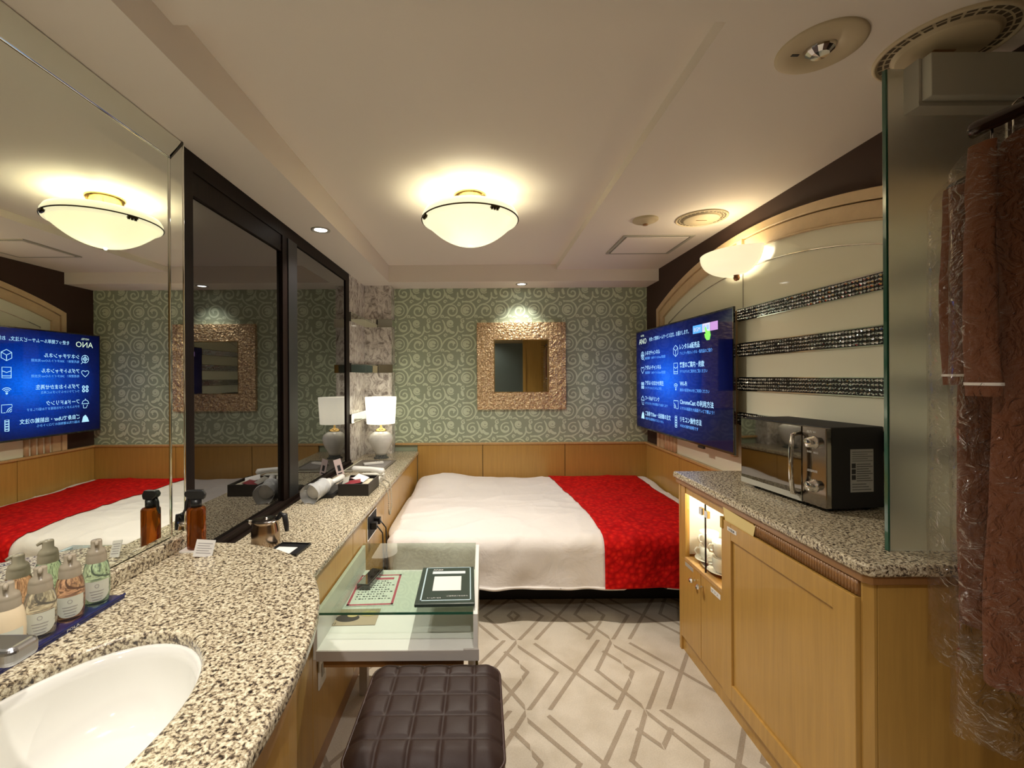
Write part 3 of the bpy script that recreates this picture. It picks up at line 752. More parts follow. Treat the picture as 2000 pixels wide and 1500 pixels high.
def saucer(x, y, z, lab):
    b = MB(); b.lathe([(.0001, .002), (.028, .002), (.030, 0), (.034, .002), (.064, .012), (.064, .014), (.034, .005), (.0001, .004)], 32, (x, y, z))
    o = b.build('saucer', M_ceramic, loc=(x, y, z)); top(o, lab, 'saucer', 'white saucers in the lit cupboard')
spots_ = [(1.092, 2.035), (1.100, 2.17), (1.175, 2.10)]
names_ = ['nearest the glass doors on the silver tray', 'at the far side of the silver tray', 'at the rear of the silver tray']
for i, (x, y) in enumerate(spots_):
    saucer(x, y, .4965 + .002, 'white saucer ' + names_[i])
    cup(x, y, .5035, PI + .3 * i - .5, 'white tea cup ' + names_[i])
    cup(x, y, .5735, PI + .3 * i, 'white tea cup stacked on the cup ' + names_[i])
def glass_tumbler(x, y, z, lab):
    b = MB(); b.lathe([(.0001, .002), (.026, .002), (.028, 0), (.034, .09), (.032, .09), (.026, .006), (.0001, .006)], 24, (x, y, z))
    o = b.build('drinking_glass', M_clear, loc=(x, y, z)); top(o, lab, 'glass', 'drinking glasses in the lit cupboard')
for i, (x, y) in enumerate([(1.215, 1.92), (1.218, 2.00), (1.215, 2.18), (1.19, 2.235)]):
    glass_tumbler(x, y, .4925, ['clear drinking glass at the back of the lit cupboard beside the fridge wall', 'clear drinking glass against the cupboard back, beside the silver tray', 'clear drinking glass behind the farther cup stack', 'clear drinking glass in the far rear corner of the cupboard'][i])
MB().box(cx0 + .240, cx0 + .2445, 1.88, 2.284, .493, .833).build('niche_back', M_mirror, mc)
MB().box(cx0 + .024, cx0 + .24, 2.270, 2.2845, .493, .833).build('niche_side', M_whitelam, mc)

# frosted glass partition on the counter
fg = thing('frosted_partition', 'upright frosted glass screen standing on the near end of the minibar counter', 'glass screen', (1.3, 1.256, HR))
MB().box(1.143, XR - .001, 1.250, 1.262, HR + .0005, 2.258).build('pane', M_frost, fg)
MB().box(1.1365, 1.1425, 1.250, 1.262, HR + .0005, 2.258).build('polished_edge', M_glassedge, fg, bevel=.001)
hb = thing('header_box', 'grey metal box fixed across the top of the frosted screen', 'box', (1.3, 1.2, 2.13))
MB().box(1.195, XR - .001, 1.18, 1.249, 2.140, 2.255).build('body', M_grey, hb, bevel=.002)
b = MB(); b.box(1.186, XR - .001, 1.205, 1.2495, 2.127, 2.139); b.box(1.186, 1.194, 1.205, 1.2495, 2.139, 2.256); b.build('lip', M_greyL, hb, bevel=.001)

# ------------------------------------------------------------------ microwave
mw = thing('microwave_oven', 'black microwave with mirrored door on the minibar counter', 'microwave', (1.33, 1.81, HR))
ang = math.atan2(1.232 - 1.180, 1.592 - 2.035)
A = Vector((1.180, 2.035)); Bp = Vector((1.228, 1.592)); dl = (Bp - A); W_ = dl.length; dl.normalize()
nm = Vector((-dl.y, dl.x)); nm = nm if nm.x > 0 else -nm
zb = HR + .012
def MW(u, d_, z): p = A + dl * u + nm * d_; return (p.x, p.y, z)
Mm = Matrix(((dl.x, nm.x, 0, A.x), (dl.y, nm.y, 0, A.y), (0, 0, 1, zb), (0, 0, 0, 1)))
MB().box(.004, W_ - .004, .022, .235, 0, .295, 0, Mm).build('body', M_blackmatte, mw, bevel=.004)
MB().box(0, .338, 0, .0215, .003, .292, 0, Mm).build('door', mat('dark_mirror_glass', (.22, .21, .19), .03, 1), mw, bevel=.003)
MB().box(.340, W_, 0, .0215, .003, .292, 0, Mm).build('control_panel', mat('smoked_steel', (.30, .27, .24), .12, 1), mw, bevel=.003)
MB().box(0, .338, -.0008, .001, .003, .026, 0, Mm).build('door_rim', M_grey, mw)
b = MB(); b.tube([(.325, -.002, .262), (.326, -.028, .255), (.330, -.038, .20), (.331, -.040, .145), (.330, -.038, .09), (.326, -.028, .035), (.325, -.002, .028)], .0085, 12, M=Mm); b.build('handle', M_chrome, mw)
for z in (.235, .075):
    K = Mm @ Matrix.Translation((.392, 0, z)) @ Matrix.Rotation(PI / 2, 4, 'X')
    b = MB(); b.lathe([(.024, 0), (.024, .004), (.019, .006), (.018, .026), (.015, .029), (.0001, .029)], 28, M=K); b.build('dial', M_chrome, mw)
for st_, zz_, hh_, ww_ in (('500  600', .195, .011, .05), ('出力 W', .270, .010, .04), ('調理時間', .125, .010, .045)):
    b = MB(); text_into(b, st_, Mm @ Matrix.Translation((.362, -.0005, zz_)) @ Matrix.Rotation(PI / 2, 4, 'X'), hh_, ww_); b.build('dial_lettering', M_paperw, mw)
b = MB(); u1 = W_ - .004
LM = Matrix(((nm.x, 0, dl.x, 0), (nm.y, 0, dl.y, 0), (0, 1, 0, 0), (0, 0, 0, 1)))
org = A + dl * (u1 + .0012); LM = Matrix.Translation((org.x, org.y, zb)) @ LM
b.box(.098, .190, .06, .215, -.0008, .0, 0, LM); b.build('warning_label', mat('grey_label', (.42, .42, .40), .5), mw)
b = MB()
for i in range(3): b.box(.102, .118, .105 + i * .021, .122 + i * .021, .0004, .0008, 0, LM)
for i in range(8): b.box(.122, .186 - (i % 3) * .008, .100 + i * .0085, .102 + i * .0085, .0004, .0008, 0, LM)
for i in range(5): b.box(.104, .186 - (i % 2) * .02, .172 + i * .008, .1735 + i * .008, .0004, .0008, 0, LM)
for i in range(3): b.box(.104, .18 - i * .01, .068 + i * .010, .070 + i * .010, .0004, .0008, 0, LM)
b.build('label_print', M_ink, mw)
for u in (.04, W_ - .04):
    for d_ in (.05, .20): MB().cyl((u, d_, -.012), .012, .0125, 12, M=Mm).build('foot', M_black, mw)

# ------------------------------------------------------------------ arched panel on the right wall
ap = thing('arched_wall_panel', 'pale arched wall panel with cream glass and crystal bands behind the television', 'wall panel', (XR, 2.47, .82))
def arch_path(wd, zb_=.818, n=40):
    r = 3.26 - wd; hw = 1.24 - wd; zc = 2.201 - 3.26
    am = math.asin(hw / r); p = [(2.47 + hw, zb_)]
    for i in range(n + 1):
        a = am - 2 * am * i / n; p.append((2.47 + r * math.sin(a), zc + r * math.cos(a)))
    p.append((2.47 - hw, zb_)); return p
def arch_band(w0, w1, prot, name, m, parent, x=XR):
    a = arch_path(w0); c_ = arch_path(w1); n = len(a); b = MB()
    vs = [(x, p[0], p[1]) for p in a] + [(x, p[0], p[1]) for p in c_] + [(x - prot, p[0], p[1]) for p in a] + [(x - prot, p[0], p[1]) for p in c_]
    fs = []
    for i in range(n - 1): fs += [(2 * n + i, 2 * n + i + 1, 3 * n + i + 1, 3 * n + i), (i, i + 1, 2 * n + i + 1, 2 * n + i), (n + i, n + i + 1, 3 * n + i + 1, 3 * n + i)]
    fs += [(0, n, 3 * n, 2 * n), (n - 1, 2 * n - 1, 4 * n - 1, 3 * n - 1)]
    b.add(vs, fs); return b.build(name, m, parent, bevel=.003)
pa = arch_path(.12); MB().add([(XR - .008, p[0], p[1]) for p in pa], [tuple(range(len(pa)))]).build('glass_panel', M_cream, ap)
arch_band(0, .042, .030, 'outer_moulding', M_arch, ap); arch_band(.046, .112, .020, 'inner_moulding', M_arch, ap); arch_band(.112, .120, .026, 'bead_moulding', M_arch, ap)
arch_band(.200, .206, .014, 'chrome_arc', M_chrome, ap)
b = MB()
for i in range(4): b.cyl((XR - .010, 3.555 - i * .055, .818), .018, .16, 12)
b.build('fluted_block', M_arch, ap)
MB().box(XR - .012, XR - .0075, 2.505, 2.509, 1.78, 2.07).build('panel_joint', M_greyL, ap)
MB().box(XR - .035, XR, 2.565, 2.60, .93, 1.775).build('upright_strip', M_arch, ap, bevel=.003)
M_bead = mat('crystal_bead', (.80, .87, .93), .06, 1); M_beadback = mat('black_bead_backing', (.006, .006, .007), .2)
for z0, z1 in ((1.712, 1.776), (1.512, 1.580), (1.320, 1.388), (1.125, 1.190)):
    b = MB(); y0, y1 = 1.265, 2.56
    b.box(XR - .016, XR - .008, y0, y1, z0, z1, 0)
    rows = 4; ph_ = (z1 - z0) / rows; cols = int((y1 - y0) / .0172)
    for i in range(cols):
        yy = y0 + .0172 * (i + .5)
        for j in range(rows):
            zz = z0 + ph_ * (j + .5); R = .0068; ta = random.uniform(-.0022, .0022); tb_ = random.uniform(-.0022, .0022)
            ring = [(XR - .0162, yy + R * math.cos(a * PI / 3), zz + R * math.sin(a * PI / 3)) for a in range(6)]
            r2 = [(XR - .0215, yy + ta + R * .42 * math.cos(a * PI / 3), zz + tb_ + R * .42 * math.sin(a * PI / 3)) for a in range(6)]
            b.add(ring + r2, [(a, (a + 1) % 6, 6 + (a + 1) % 6, 6 + a) for a in range(6)] + [tuple(range(6, 12))], 1)
    b.box(XR - .018, XR - .008, y0, y1, z1, z1 + .004, 2); b.box(XR - .018, XR - .008, y0, y1, z0 - .004, z0, 2)
    b.build('crystal_band', [M_beadback, M_bead, M_chrome], ap)

# ------------------------------------------------------------------ television
tv = thing('television', 'large flat television showing a blue hotel menu on the right wall', 'television', (1.40, 3.2, .957))
Lp = Vector((1.358, 3.924, 1.787)); Rp = Vector((1.396, 2.473, 1.787)); ux = (Rp - Lp); TW = ux.length; ux.normalize(); TH = .83
nn = ux.cross(Vector((0, 0, 1)))
TM = Matrix(((ux.x, 0, nn.x, Lp.x), (ux.y, 0, nn.y, Lp.y), (0, 1, 0, Lp.z), (0, 0, 0, 1)))
MB().box(0, TW, -TH, 0, -.012, 0, 0, TM).build('bezel', M_blackgloss, tv, bevel=.002)
MB().box(.15, TW - .15, -TH + .06, -.25, -.05, -.012, 0, TM).build('rear_housing', M_black, tv, bevel=.01)
def scr():
    m = bpy.data.materials.new('lit_blue_screen'); m.use_nodes = True; t = NT(m)
    tc = t.n('ShaderNodeTexCoord'); mp_ = t.n('ShaderNodeMapping'); t.link(tc.outputs['UV'], mp_.inputs['Vector'])
    mp_.inputs['Location'].default_value = (-.42 * 1.8, -.50 * 1.45, 0); mp_.inputs['Scale'].default_value = (1.8, 1.45, 1)
    g = t.n('ShaderNodeTexGradient', gradient_type='SPHERICAL'); t.link(mp_.outputs[0], g.inputs[0])
    ns = t.noise(tc.outputs['UV'], 70, 3, .7); nz = t.ramp(ns, [(.35, (.80,) * 3), (.65, (1.2,) * 3)])
    c = t.ramp(g.outputs[1], [(0, (.0004, .001, .014)), (.3, (.0008, .004, .045)), (.65, (.0012, .024, .24)), (1, (.003, .10, .66))])
    c = t.mix(1.0, c, nz, 'MULTIPLY')
    t.b.inputs['Base Color'].default_value = (.004, .004, .006, 1); t.b.inputs['Roughness'].default_value = .05; t.b.inputs['Specular IOR Level'].default_value = .22
    t.link(c, t.b.inputs['Emission Color']); t.b.inputs['Emission Strength'].default_value = .85; return m
b = MB(); b.add([TM @ Vector(p) for p in ((.010, -TH + .014, .0006), (TW - .010, -TH + .014, .0006), (TW - .010, -.010, .0006), (.010, -.010, .0006))], [(0, 1, 2, 3)])
so3 = b.build('screen', scr(), tv)
uvl = so3.data.uv_layers.new(name='UVMap')
for p in so3.data.polygons:
    for li in p.loop_indices:
        co = TM.inverted() @ (so3.data.vertices[so3.data.loops[li].vertex_index].co + ORG[tv.name])
        uvl.data[li].uv = (co.x / TW, 1 + co.y / TH)
EM = [emit('screen_text_glow', (.42, .72, 1.0), .65), emit('screen_text_dim', (.14, .42, 1.0), .62), emit('screen_text_white', (.75, .9, .72), .55),
      emit('badge_blue', (.10, .40, .95), .6), emit('badge_pink', (.65, .35, .75), .5), emit('cursor_green', (.25, .95, .12), .6), emit('badge_white', (.75, .72, .95), .55)]
tx = None
def new(): 
    global tx
    tx = MB()
def done(name): tx.build(name, EM, tv)
new()
def T_(s, t, v, size, wfrac=None, mi=0, bold=0):
    text_into(tx, s, TM @ Matrix.Translation((t * TW, -v * TH - size * .36, .0014)), size, None if wfrac is None else wfrac * TW, 'LEFT', mi, bold)
T_('HOTEL', .075, .052, .022, .050, 2); T_('ANO', .049, .108, .066, .108, 2); done('hotel_logo'); new()
T_('を使って簡単ルームサービス注文。お届けします。', .197, .105, .035, .455, 0)
done('menu_header')
rows1 = [('シネマチャンネル', '毎月更新！ 300タイトルOver見放題', .236, .201, .267), ('アダルトチャンネル', '毎週更新！ 240タイトルOver見放題', .380, .215, .267),
         ('アダルトおまかせ再生', 'ライブラリからランダムに再生', .532, .245, .22), ('フード&ドリンク', 'ホテルスタッフがお部屋までお届けします', .684, .19, .29), ('ご自身でUber・出前館の注文', 'お届け先は建物前のフロントから', .836, .325, .24)]
for a, s2, v, w1, w2 in rows1: new(); T_(a, .137, v, .040, w1, 0, .01); T_(s2, .137, v + .050, .024, w2, 1); done('menu_entry')
rows2 = [('レンタル&販売品', 'アメニティ等のレンタル・販売品のご紹介', .222, .187, .290), ('客室のご案内・約款', 'ホテルからのご案内をご覧ください', .373, .225, .25),
         ('Wi-Fi', '無料の客室Wi-Fiをご利用ください', .528, .07, .265), ('ChromeCast の利用方法', 'スマホの画面を大画面テレビで観よう！', .680, .297, .30), ('リモコン操作方法', 'VODの操作説明です', .826, .20, .17)]
for a, s2, v, w1, w2 in rows2: new(); T_(a, .562, v, .042, w1, 0, .01); T_(s2, .562, v + .054, .025, w2, 1); done('menu_entry')
def B_(t0, t1, v0, v1, mi, z=.0012): tx.add([TM @ Vector(p) for p in ((t0 * TW, -v1 * TH, z), (t1 * TW, -v1 * TH, z), (t1 * TW, -v0 * TH, z), (t0 * TW, -v0 * TH, z))], [(0, 1, 2, 3)], mi)
new(); B_(.690, .770, .072, .135, 3); B_(.772, .835, .072, .135, 6); B_(.837, .894, .072, .135, 4)
T_('BGM', .700, .104, .038, .055, 6); T_('音楽', .778, .104, .036, .05, 3)
done('menu_badge')
# hand pointer
def poly_(pts, mi, z=.0020): tx.add([TM @ Vector((p[0] * TW, -p[1] * TH, z)) for p in pts], [tuple(range(len(pts)))], mi)
new(); poly_([(.793, .105), (.803, .098), (.812, .13), (.835, .135), (.84, .165), (.832, .20), (.808, .20), (.796, .18), (.79, .15), (.80, .15)], 5); done('pointer')
# icons
tvp = lambda u, v: tuple(TM @ Vector((u, v, .0014)))
def icon_line(pts, wd=.0045, mi=0): tx.ribbon(pts, wd, tvp, mi)
def ring_(cx, cy, r, a0=0, a1=360, mi=0, wd=.0045): icon_line([(cx + r * math.cos(math.radians(a0 + (a1 - a0) * i / 20)), cy + r * math.sin(math.radians(a0 + (a1 - a0) * i / 20))) for i in range(21)], wd, mi)
def ic(t, v): return t * TW, -v * TH
new(); x, y = ic(.10, .255)
ring_(x, y, .032); ring_(x, y, .016); icon_line([(x - .032, y), (x + .032, y)]); icon_line([(x, y - .032), (x, y + .032)]); icon_line([(x + .02, y - .026), (x + .038, y - .042)])
done('menu_icon'); new(); x, y = ic(.10, .40)
icon_line([(x + .034 * (math.sin(a) ** 3), y + .029 * (.8 * math.cos(a) - .31 * math.cos(2 * a) - .12 * math.cos(3 * a)) * 1.1) for a in [2 * PI * i / 28 for i in range(29)]])
done('menu_icon'); new(); x, y = ic(.10, .558)
for dx, dy in ((-.016, .014), (.016, .014), (-.016, -.016), (.016, -.016)): ring_(x + dx, y + dy, .010, wd=.008)
done('menu_icon'); new(); x, y = ic(.10, .71)
ring_(x, y, .030, 0, 180); icon_line([(x - .034, y), (x + .034, y)]); icon_line([(x, y + .03), (x, y + .042)]); icon_line([(x - .02, y - .01), (x - .008, y - .036), (x + .018, y - .036), (x + .02, y - .01)])
done('menu_icon'); new(); x, y = ic(.10, .865)
poly_([(v_[0] / TW, -v_[1] / TH) for v_ in ((x - .034, y - .026), (x + .034, y - .026), (x + .022, y + .02), (x, y + .034), (x - .02, y + .01))], 0, .0014)
done('menu_icon'); new(); x, y = ic(.52, .25)
hexp = [(x + .040 * math.cos(PI / 6 + i * PI / 3), y + .040 * math.sin(PI / 6 + i * PI / 3)) for i in range(7)]
icon_line(hexp); icon_line([hexp[0], (x, y), hexp[2]]); icon_line([(x, y), (x, y - .04)])
done('menu_icon'); new(); x, y = ic(.52, .40)
icon_line([(x - .03, y - .038), (x + .03, y - .038), (x + .03, y + .038), (x - .03, y + .038), (x - .03, y - .038)]); icon_line([(x - .03, y + .012), (x, y), (x + .03, y + .012)]); icon_line([(x - .03, y - .024), (x + .03, y - .024)])
done('menu_icon'); new(); x, y = ic(.52, .555)
for r in (.014, .026, .038): ring_(x, y - .018, r, 40, 140)
ring_(x, y - .02, .004, wd=.008)
done('menu_icon'); new(); x, y = ic(.52, .71)
icon_line([(x - .034, y + .012), (x - .034, y + .028), (x + .034, y + .028), (x + .034, y - .028), (x + .008, y - .028)])
for r in (.010, .022, .034): ring_(x - .034, y - .028, r, 0, 90)
done('menu_icon'); new(); x, y = ic(.52, .855)
icon_line([(x - .013, y - .04), (x + .013, y - .04), (x + .013, y + .04), (x - .013, y + .04), (x - .013, y - .04)], .006)
for k in range(4): icon_line([(x - .008, y + .028 - k * .018), (x + .008, y + .028 - k * .018)], .007)
done('menu_icon')
MB().box(1.06, 1.13, -TH - .016, -TH, -.010, .004, 0, TM).build('sensor', M_black, tv, bevel=.002)
b = MB(); b.box(1.42, XR - .0095, 2.95, 3.30, 1.30, 1.42); b.build('wall_bracket', M_black, tv)

# ------------------------------------------------------------------ wall sconce
wsn = thing('wall_sconce', 'shell shaped frosted wall lamp glowing on the arched panel', 'wall lamp', (XR, 2.50, 1.95))
b = MB()
def sfn(u, v):
    a = PI / 2 + PI * u  # half circle toward room
    t = v; r = .02 + .19 * math.sin(t * PI / 2) ** .75; z = 1.962 + .118 * (t ** 1.7)
    return (XR - .035 + r * .95 * math.cos(a), 2.49 + r * 1.02 * math.sin(a), z)
b.grid(sfn, 32, 14); s_ = b.build('glass_shade', M_sconce, wsn); q = s_.modifiers.new('solid', 'SOLIDIFY'); q.thickness = .004
b = MB(); b.lathe([(.0001, -.028), (.012, -.024), (.017, -.012), (.014, .002), (.022, .012)], 20, (XR - .055, 2.49, 1.958)); b.build('finial', mat('copper_finial', (.45, .22, .12), .3, 1), wsn)
MB().box(XR - .036, XR - .008, 2.475, 2.525, 2.06, 2.16).build('back_plate', M_arch, wsn, bevel=.002)
point('sconce_bulb', (XR - .14, 2.49, 2.085), 1.2, WARM, .03, wsn)

# ------------------------------------------------------------------ ceiling lamp
clx, cly = -.058, 2.31
cl = thing('ceiling_lamp', 'large round frosted glass bowl lamp on the recessed ceiling', 'ceiling lamp', (clx, cly, 2.341))
b = MB(); pr = [(.0001, -.258)]
for i in range(1, 17):
    t = i / 16; pr.append((.226 * t, -.258 + .112 * t ** 2.1))
b.lathe(pr, 56, (clx, cly, 2.341)); b.build('glass_bowl', M_bowl, cl)
b = MB(); b.lathe([(.226, -.146), (.244, -.139), (.2475, -.128), (.247, -.112), (.236, -.092), (.205, -.082)], 56, (clx, cly, 2.341)); b.build('rim_glass', lampglass('rim_glass', (1, .95, .70), .30, .05), cl)
b = MB(); b.tube([(clx + .2485 * math.cos(2 * PI * i / 64), cly + .2485 * math.sin(2 * PI * i / 64), 2.341 - .132) for i in range(64)], .0035, 8, close=True); b.build('ring', M_bronze, cl)
for a in (205, 300, 60):
    a = math.radians(a); cx_, cy_ = clx + .243 * math.cos(a), cly + .243 * math.sin(a)
    Mk = Matrix.Translation((cx_, cy_, 2.341 - .138)) @ Matrix.Rotation(a, 4, 'Z')
    b = MB(); b.box(-.006, .010, -.022, .022, -.006, .006, 0, Mk)
    for k in (-.015, 0, .015): b.cyl((.0, k, -.013), .006, .008, 10, M=Mk)
    b.build('clip', M_bronze, cl)
b = MB(); b.lathe([(.085, 0), (.085, -.012), (.078, -.018), (.076, -.030), (.066, -.036), (.066, -.055), (.03, -.062), (.0001, -.062)], 40, (clx, cly, 2.341)); b.build('canopy', M_brass, cl)
for a in (0, 2.09, 4.19): MB().tube([(clx + .06 * math.cos(a), cly + .06 * math.sin(a), 2.29), (clx + .21 * math.cos(a), cly + .21 * math.sin(a), 2.225)], .004, 8).build('arm', M_brass, cl)
b = MB(); b.lathe([(.0001, -.02), (.018, -.018), (.028, 0), (.02, .02), (.0001, .03)], 16, (clx - .06, cly - .03, 2.16)); b.build('bulb', emit('bulb_glow', (1, .9, .65), 2), cl)
point('ceiling_lamp_bulb', (clx - .05, cly - .04, 2.170), .8, (1, .92, .66), .03, cl)
spot('ceiling_lamp_added_spot', (clx, cly, 2.0805), 50, (1, .93, .82), 165, 1.0, .007, cl)  # spot added below the bowl to brighten bed and floor
point('ceiling_lamp_uplight', (clx, cly, 2.190), 2.6, (1, .95, .70), .03, cl)

# ------------------------------------------------------------------ downlights
def downlight(x, y, z, power, lab, ang=95, r=.05, grp='recessed downlights in the ceiling', col=NEUT):
    t = thing('downlight', lab, 'downlight', (x, y, z), grp)
    b = MB(); b.lathe([(r, 0), (r, -.004), (r * .82, -.005), (r * .70, .0), (r * .66, -.001)], 32, (x, y, z)); b.build('trim_ring', M_greyL, t)
    b = MB(); b.lathe([(.0001, -.0015), (r * .66, -.0015)], 24, (x, y, z)); b.build('lens', M_led, t)
    spot('downlight_beam', (x, y, z - .012), power, col, ang, .9, .03, t); return t
downlight(-.866, 2.40, 2.20, 17, 'lit round downlight in the left soffit beside the smoked glass')
downlight(.342, 3.83, 2.20, 14, 'lit round downlight just above the square framed mirror', 105, col=(1, .95, .86))
downlight(-.70, .62, 2.20 if False else 2.298, 30, 'downlight above the washbasin', 120)
downlight(.15, .10, 2.298, 34, 'added fill downlight in the unseen entry ceiling', 130)  # unseen lamp, added to fill the near part of the room
downlight(.15, -.85, 2.298, 16, 'added fill downlight behind the camera, by the rear door', 130)  # out of view, put in as extra fill light

# ceiling fittings on the right
def disc_vent(x, y, z, r, lab, slots=True):
    t = thing('ceiling_vent', lab, 'vent', (x, y, z), 'round cream air vents in the ceiling')
    M_v = M_ventc
    b = MB(); b.lathe([(r, 0), (r, -.004), (r * .97, -.008), (r * .94, -.008), (r * .935, -.003), (r * .70, -.003), (r * .695, -.010), (r * .66, -.014), (.0001, -.014)], 64, (x, y, z)); b.build('cover', M_v, t)
    b = MB()
    for rr0, rr1 in ((.74, .81), (.84, .91)):
        n = 30
        for i in range(n):
            a0 = 2 * PI * (i + .12) / n; a1 = 2 * PI * (i + .88) / n; am = (a0 + a1) / 2
            b.quad([(x + r * q * math.cos(a), y + r * q * math.sin(a), z - .0036) for q, a in ((rr0, a0), (rr1, a0), (rr1, am), (rr1, a1), (rr0, a1), (rr0, am))])
    b.build('slots', M_slot, t)
    b = MB(); b.box(x - .03, x + .03, y - .003, y + .003, z - .0155, z - .014); b.build('lettering_plate', M_woodD, t)
    return t
M_ventc = mat('cream_plastic', (.56, .47, .31), .55); M_slot = mat('slot_shadow_brown', (.10, .075, .045), .8)
disc_vent(1.265, 1.215, 2.298, .150, 'round slotted air vent partly behind the grey header box')
disc_vent(1.25, 2.53, 2.298, .138, 'round slotted air vent above the wall lamp')
el = thing('emergency_light', 'oval-looking cream emergency light with clear lens in the ceiling', 'emergency light', (.93, 1.22, 2.298))
b = MB(); b.lathe([(.105, 0), (.105, -.004), (.098, -.007), (.042, -.008), (.038, .0), (.036, -.001)], 48, (.93, 1.22, 2.298)); b.build('cover', M_ventc, el)
b = MB(); b.lathe([(.037, -.003), (.034, -.012), (.022, -.022), (.0001, -.026)], 16, (.93, 1.22, 2.298), smooth=False); b.build('lens', M_chrome, el)
b = MB(); b.box(.865, .885, 1.235, 1.243, 2.289, 2.2915); b.build('window_slot', M_black, el)
sd = thing('smoke_detector', 'small round cream detector on the ceiling near the access hatch', 'detector', (.939, 2.55, 2.298))
b = MB(); b.lathe([(.070, 0), (.070, -.008), (.060, -.014), (.034, -.016), (.030, -.026), (.0001, -.028)], 40, (.939, 2.55, 2.298)); b.build('body', M_ventc, sd)
b = MB(); b.lathe([(.016, -.0275), (.014, -.034), (.0001, -.035)], 16, (.939, 2.55, 2.298)); b.build('sensor', M_woodD, sd)
ht = thing('access_hatch', 'square framed access panel in the ceiling near the right wall', 'ceiling hatch', (1.13, 3.03, 2.298))
b = MB(); h0, h1, k0, k1 = .905, 1.36, 2.83, 3.25
for (a0, a1, c0, c1) in ((h0, h1, k0, k0 + .02), (h0, h1, k1 - .02, k1), (h0, h0 + .02, k0 + .02, k1 - .02), (h1 - .02, h1, k0 + .02, k1 - .02)): b.box(a0, a1, c0, c1, 2.291, 2.2979)
b.build('frame', M_greyL, ht, bevel=.001)
b = MB(); b.box(h0 + .028, h1 - .028, k0 + .028, k1 - .028, 2.290, 2.2979); b.build('panel', M_ceil, ht, bevel=.002)
b = MB(); b.box(h0 + .02, h1 - .02, k0 + .02, k1 - .02, 2.296, 2.2975); b.build('gap', M_blackmatte, ht)

# ------------------------------------------------------------------ framed square mirror
sm = thing('square_mirror', 'square mirror in a wide hammered bronze frame above the bed', 'mirror', (.35, YB, 1.5))
def shell():
    m = mat('hammered_bronze', (.34, .19, .095), .42, .5); t = NT(m); v = t.coord((1, 1, 1)); vo = t.voro(v, 60); n = t.noise(v, 75, 3)
    t.col(t.ramp(n, [(.3, (.34, .20, .09)), (.5, (.68, .48, .26)), (.68, (.98, .82, .55))]))
    t.bump(t.mix(.5, vo.outputs['Distance'], n), 1.0, .012); return m
M_shell = shell()
fx0, fx1, fz0, fz1 = -.046, .744, 1.112, 1.888; wf = .152
ix0, ix1, iz0, iz1 = fx0 + wf, fx1 - wf, fz0 + wf, fz1 - wf
b = MB()
for q in ((fx0, fx1, iz1, fz1), (fx0, fx1, fz0, iz0), (fx0, ix0, iz0, iz1), (ix1, fx1, iz0, iz1)): b.box(q[0], q[1], YB - .035, YB - .002, q[2], q[3])
b.build('frame', M_shell, sm, bevel=.002)
# small square shell tiles as relief
b = MB(); st = .038
nx_ = int(round((fx1 - fx0) / st)); nz_ = int(round((fz1 - fz0) / st))
for i in range(nx_):
    for j in range(nz_):
        x = fx0 + (fx1 - fx0) * i / nx_; z = fz0 + (fz1 - fz0) * j / nz_; x1_ = x + (fx1 - fx0) / nx_; z1_ = z + (fz1 - fz0) / nz_
        if x > ix0 - .02 and x1_ < ix1 + .02 and z > iz0 - .02 and z1_ < iz1 + .02: continue
        tlt = random.uniform(-.004, .004); tl2 = random.uniform(-.004, .004)
        b.add([(x + .001, YB - .038 + tlt, z + .001), (x1_ - .001, YB - .038 - tlt, z + .001), (x1_ - .001, YB - .038 + tl2, z1_ - .001), (x + .001, YB - .038 - tl2, z1_ - .001)], [(0, 1, 2), (0, 2, 3)])
b.build('frame_tiles', M_shell, sm)
MB().box(ix0, ix1, YB - .012, YB - .003, iz0, iz1).build('mirror_glass', M_mirror, sm)
b = MB()
for q in ((ix0, ix1, iz1 - .005, iz1), (ix0, ix1, iz0, iz0 + .005), (ix0, ix0 + .005, iz0, iz1), (ix1 - .005, ix1, iz0, iz1)): b.box(q[0], q[1], YB - .039, YB - .010, q[2], q[3])
b.build('inner_fillet', M_brass, sm)

# ------------------------------------------------------------------ table lamp
lx, ly = -.835, 3.66
tl = thing('table_lamp', 'white ceramic table lamp with glowing drum shade at the far end of the shelf', 'table lamp', (lx, ly, .742))
b = MB(); b.lathe([(.0001, .03), (.045, .03), (.050, .05), (.075, .09), (.093, .135), (.098, .165), (.088, .195), (.060, .215), (.036, .224), (.034, .232), (.0001, .234)], 40, (lx, ly, .742)); b.build('body', M_ceramic, tl)
b = MB(); b.lathe([(.0001, 0), (.060, 0), (.062, .006), (.050, .012), (.046, .030), (.0001, .03)], 32, (lx, ly, .742)); b.build('foot', mat('clear_acrylic_foot', (.8, .85, .78), .05, trans=.9, ior=1.45), tl)
b = MB(); b.lathe([(.046, .226), (.040, .238), (.018, .248), (.008, .252), (.006, .29), (.0001, .29)], 24, (lx, ly, .742)); b.build('collar', M_brass, tl)
b = MB(); b.lathe([(.114, .285), (.127, .502)], 48, (lx, ly, .742)); s_ = b.build('lamp_shade', M_shade, tl)
b = MB(); b.lathe([(.0001, -.03), (.02, -.02), (.028, .01), (.014, .04), (.0001, .045)], 16, (lx, ly, 1.11)); b.build('bulb', emit('bulb_glow2', (1, .9, .7), 3), tl)
point('table_lamp_bulb', (lx, ly, 1.13), 1.2, (1, .92, .78), .03, tl)

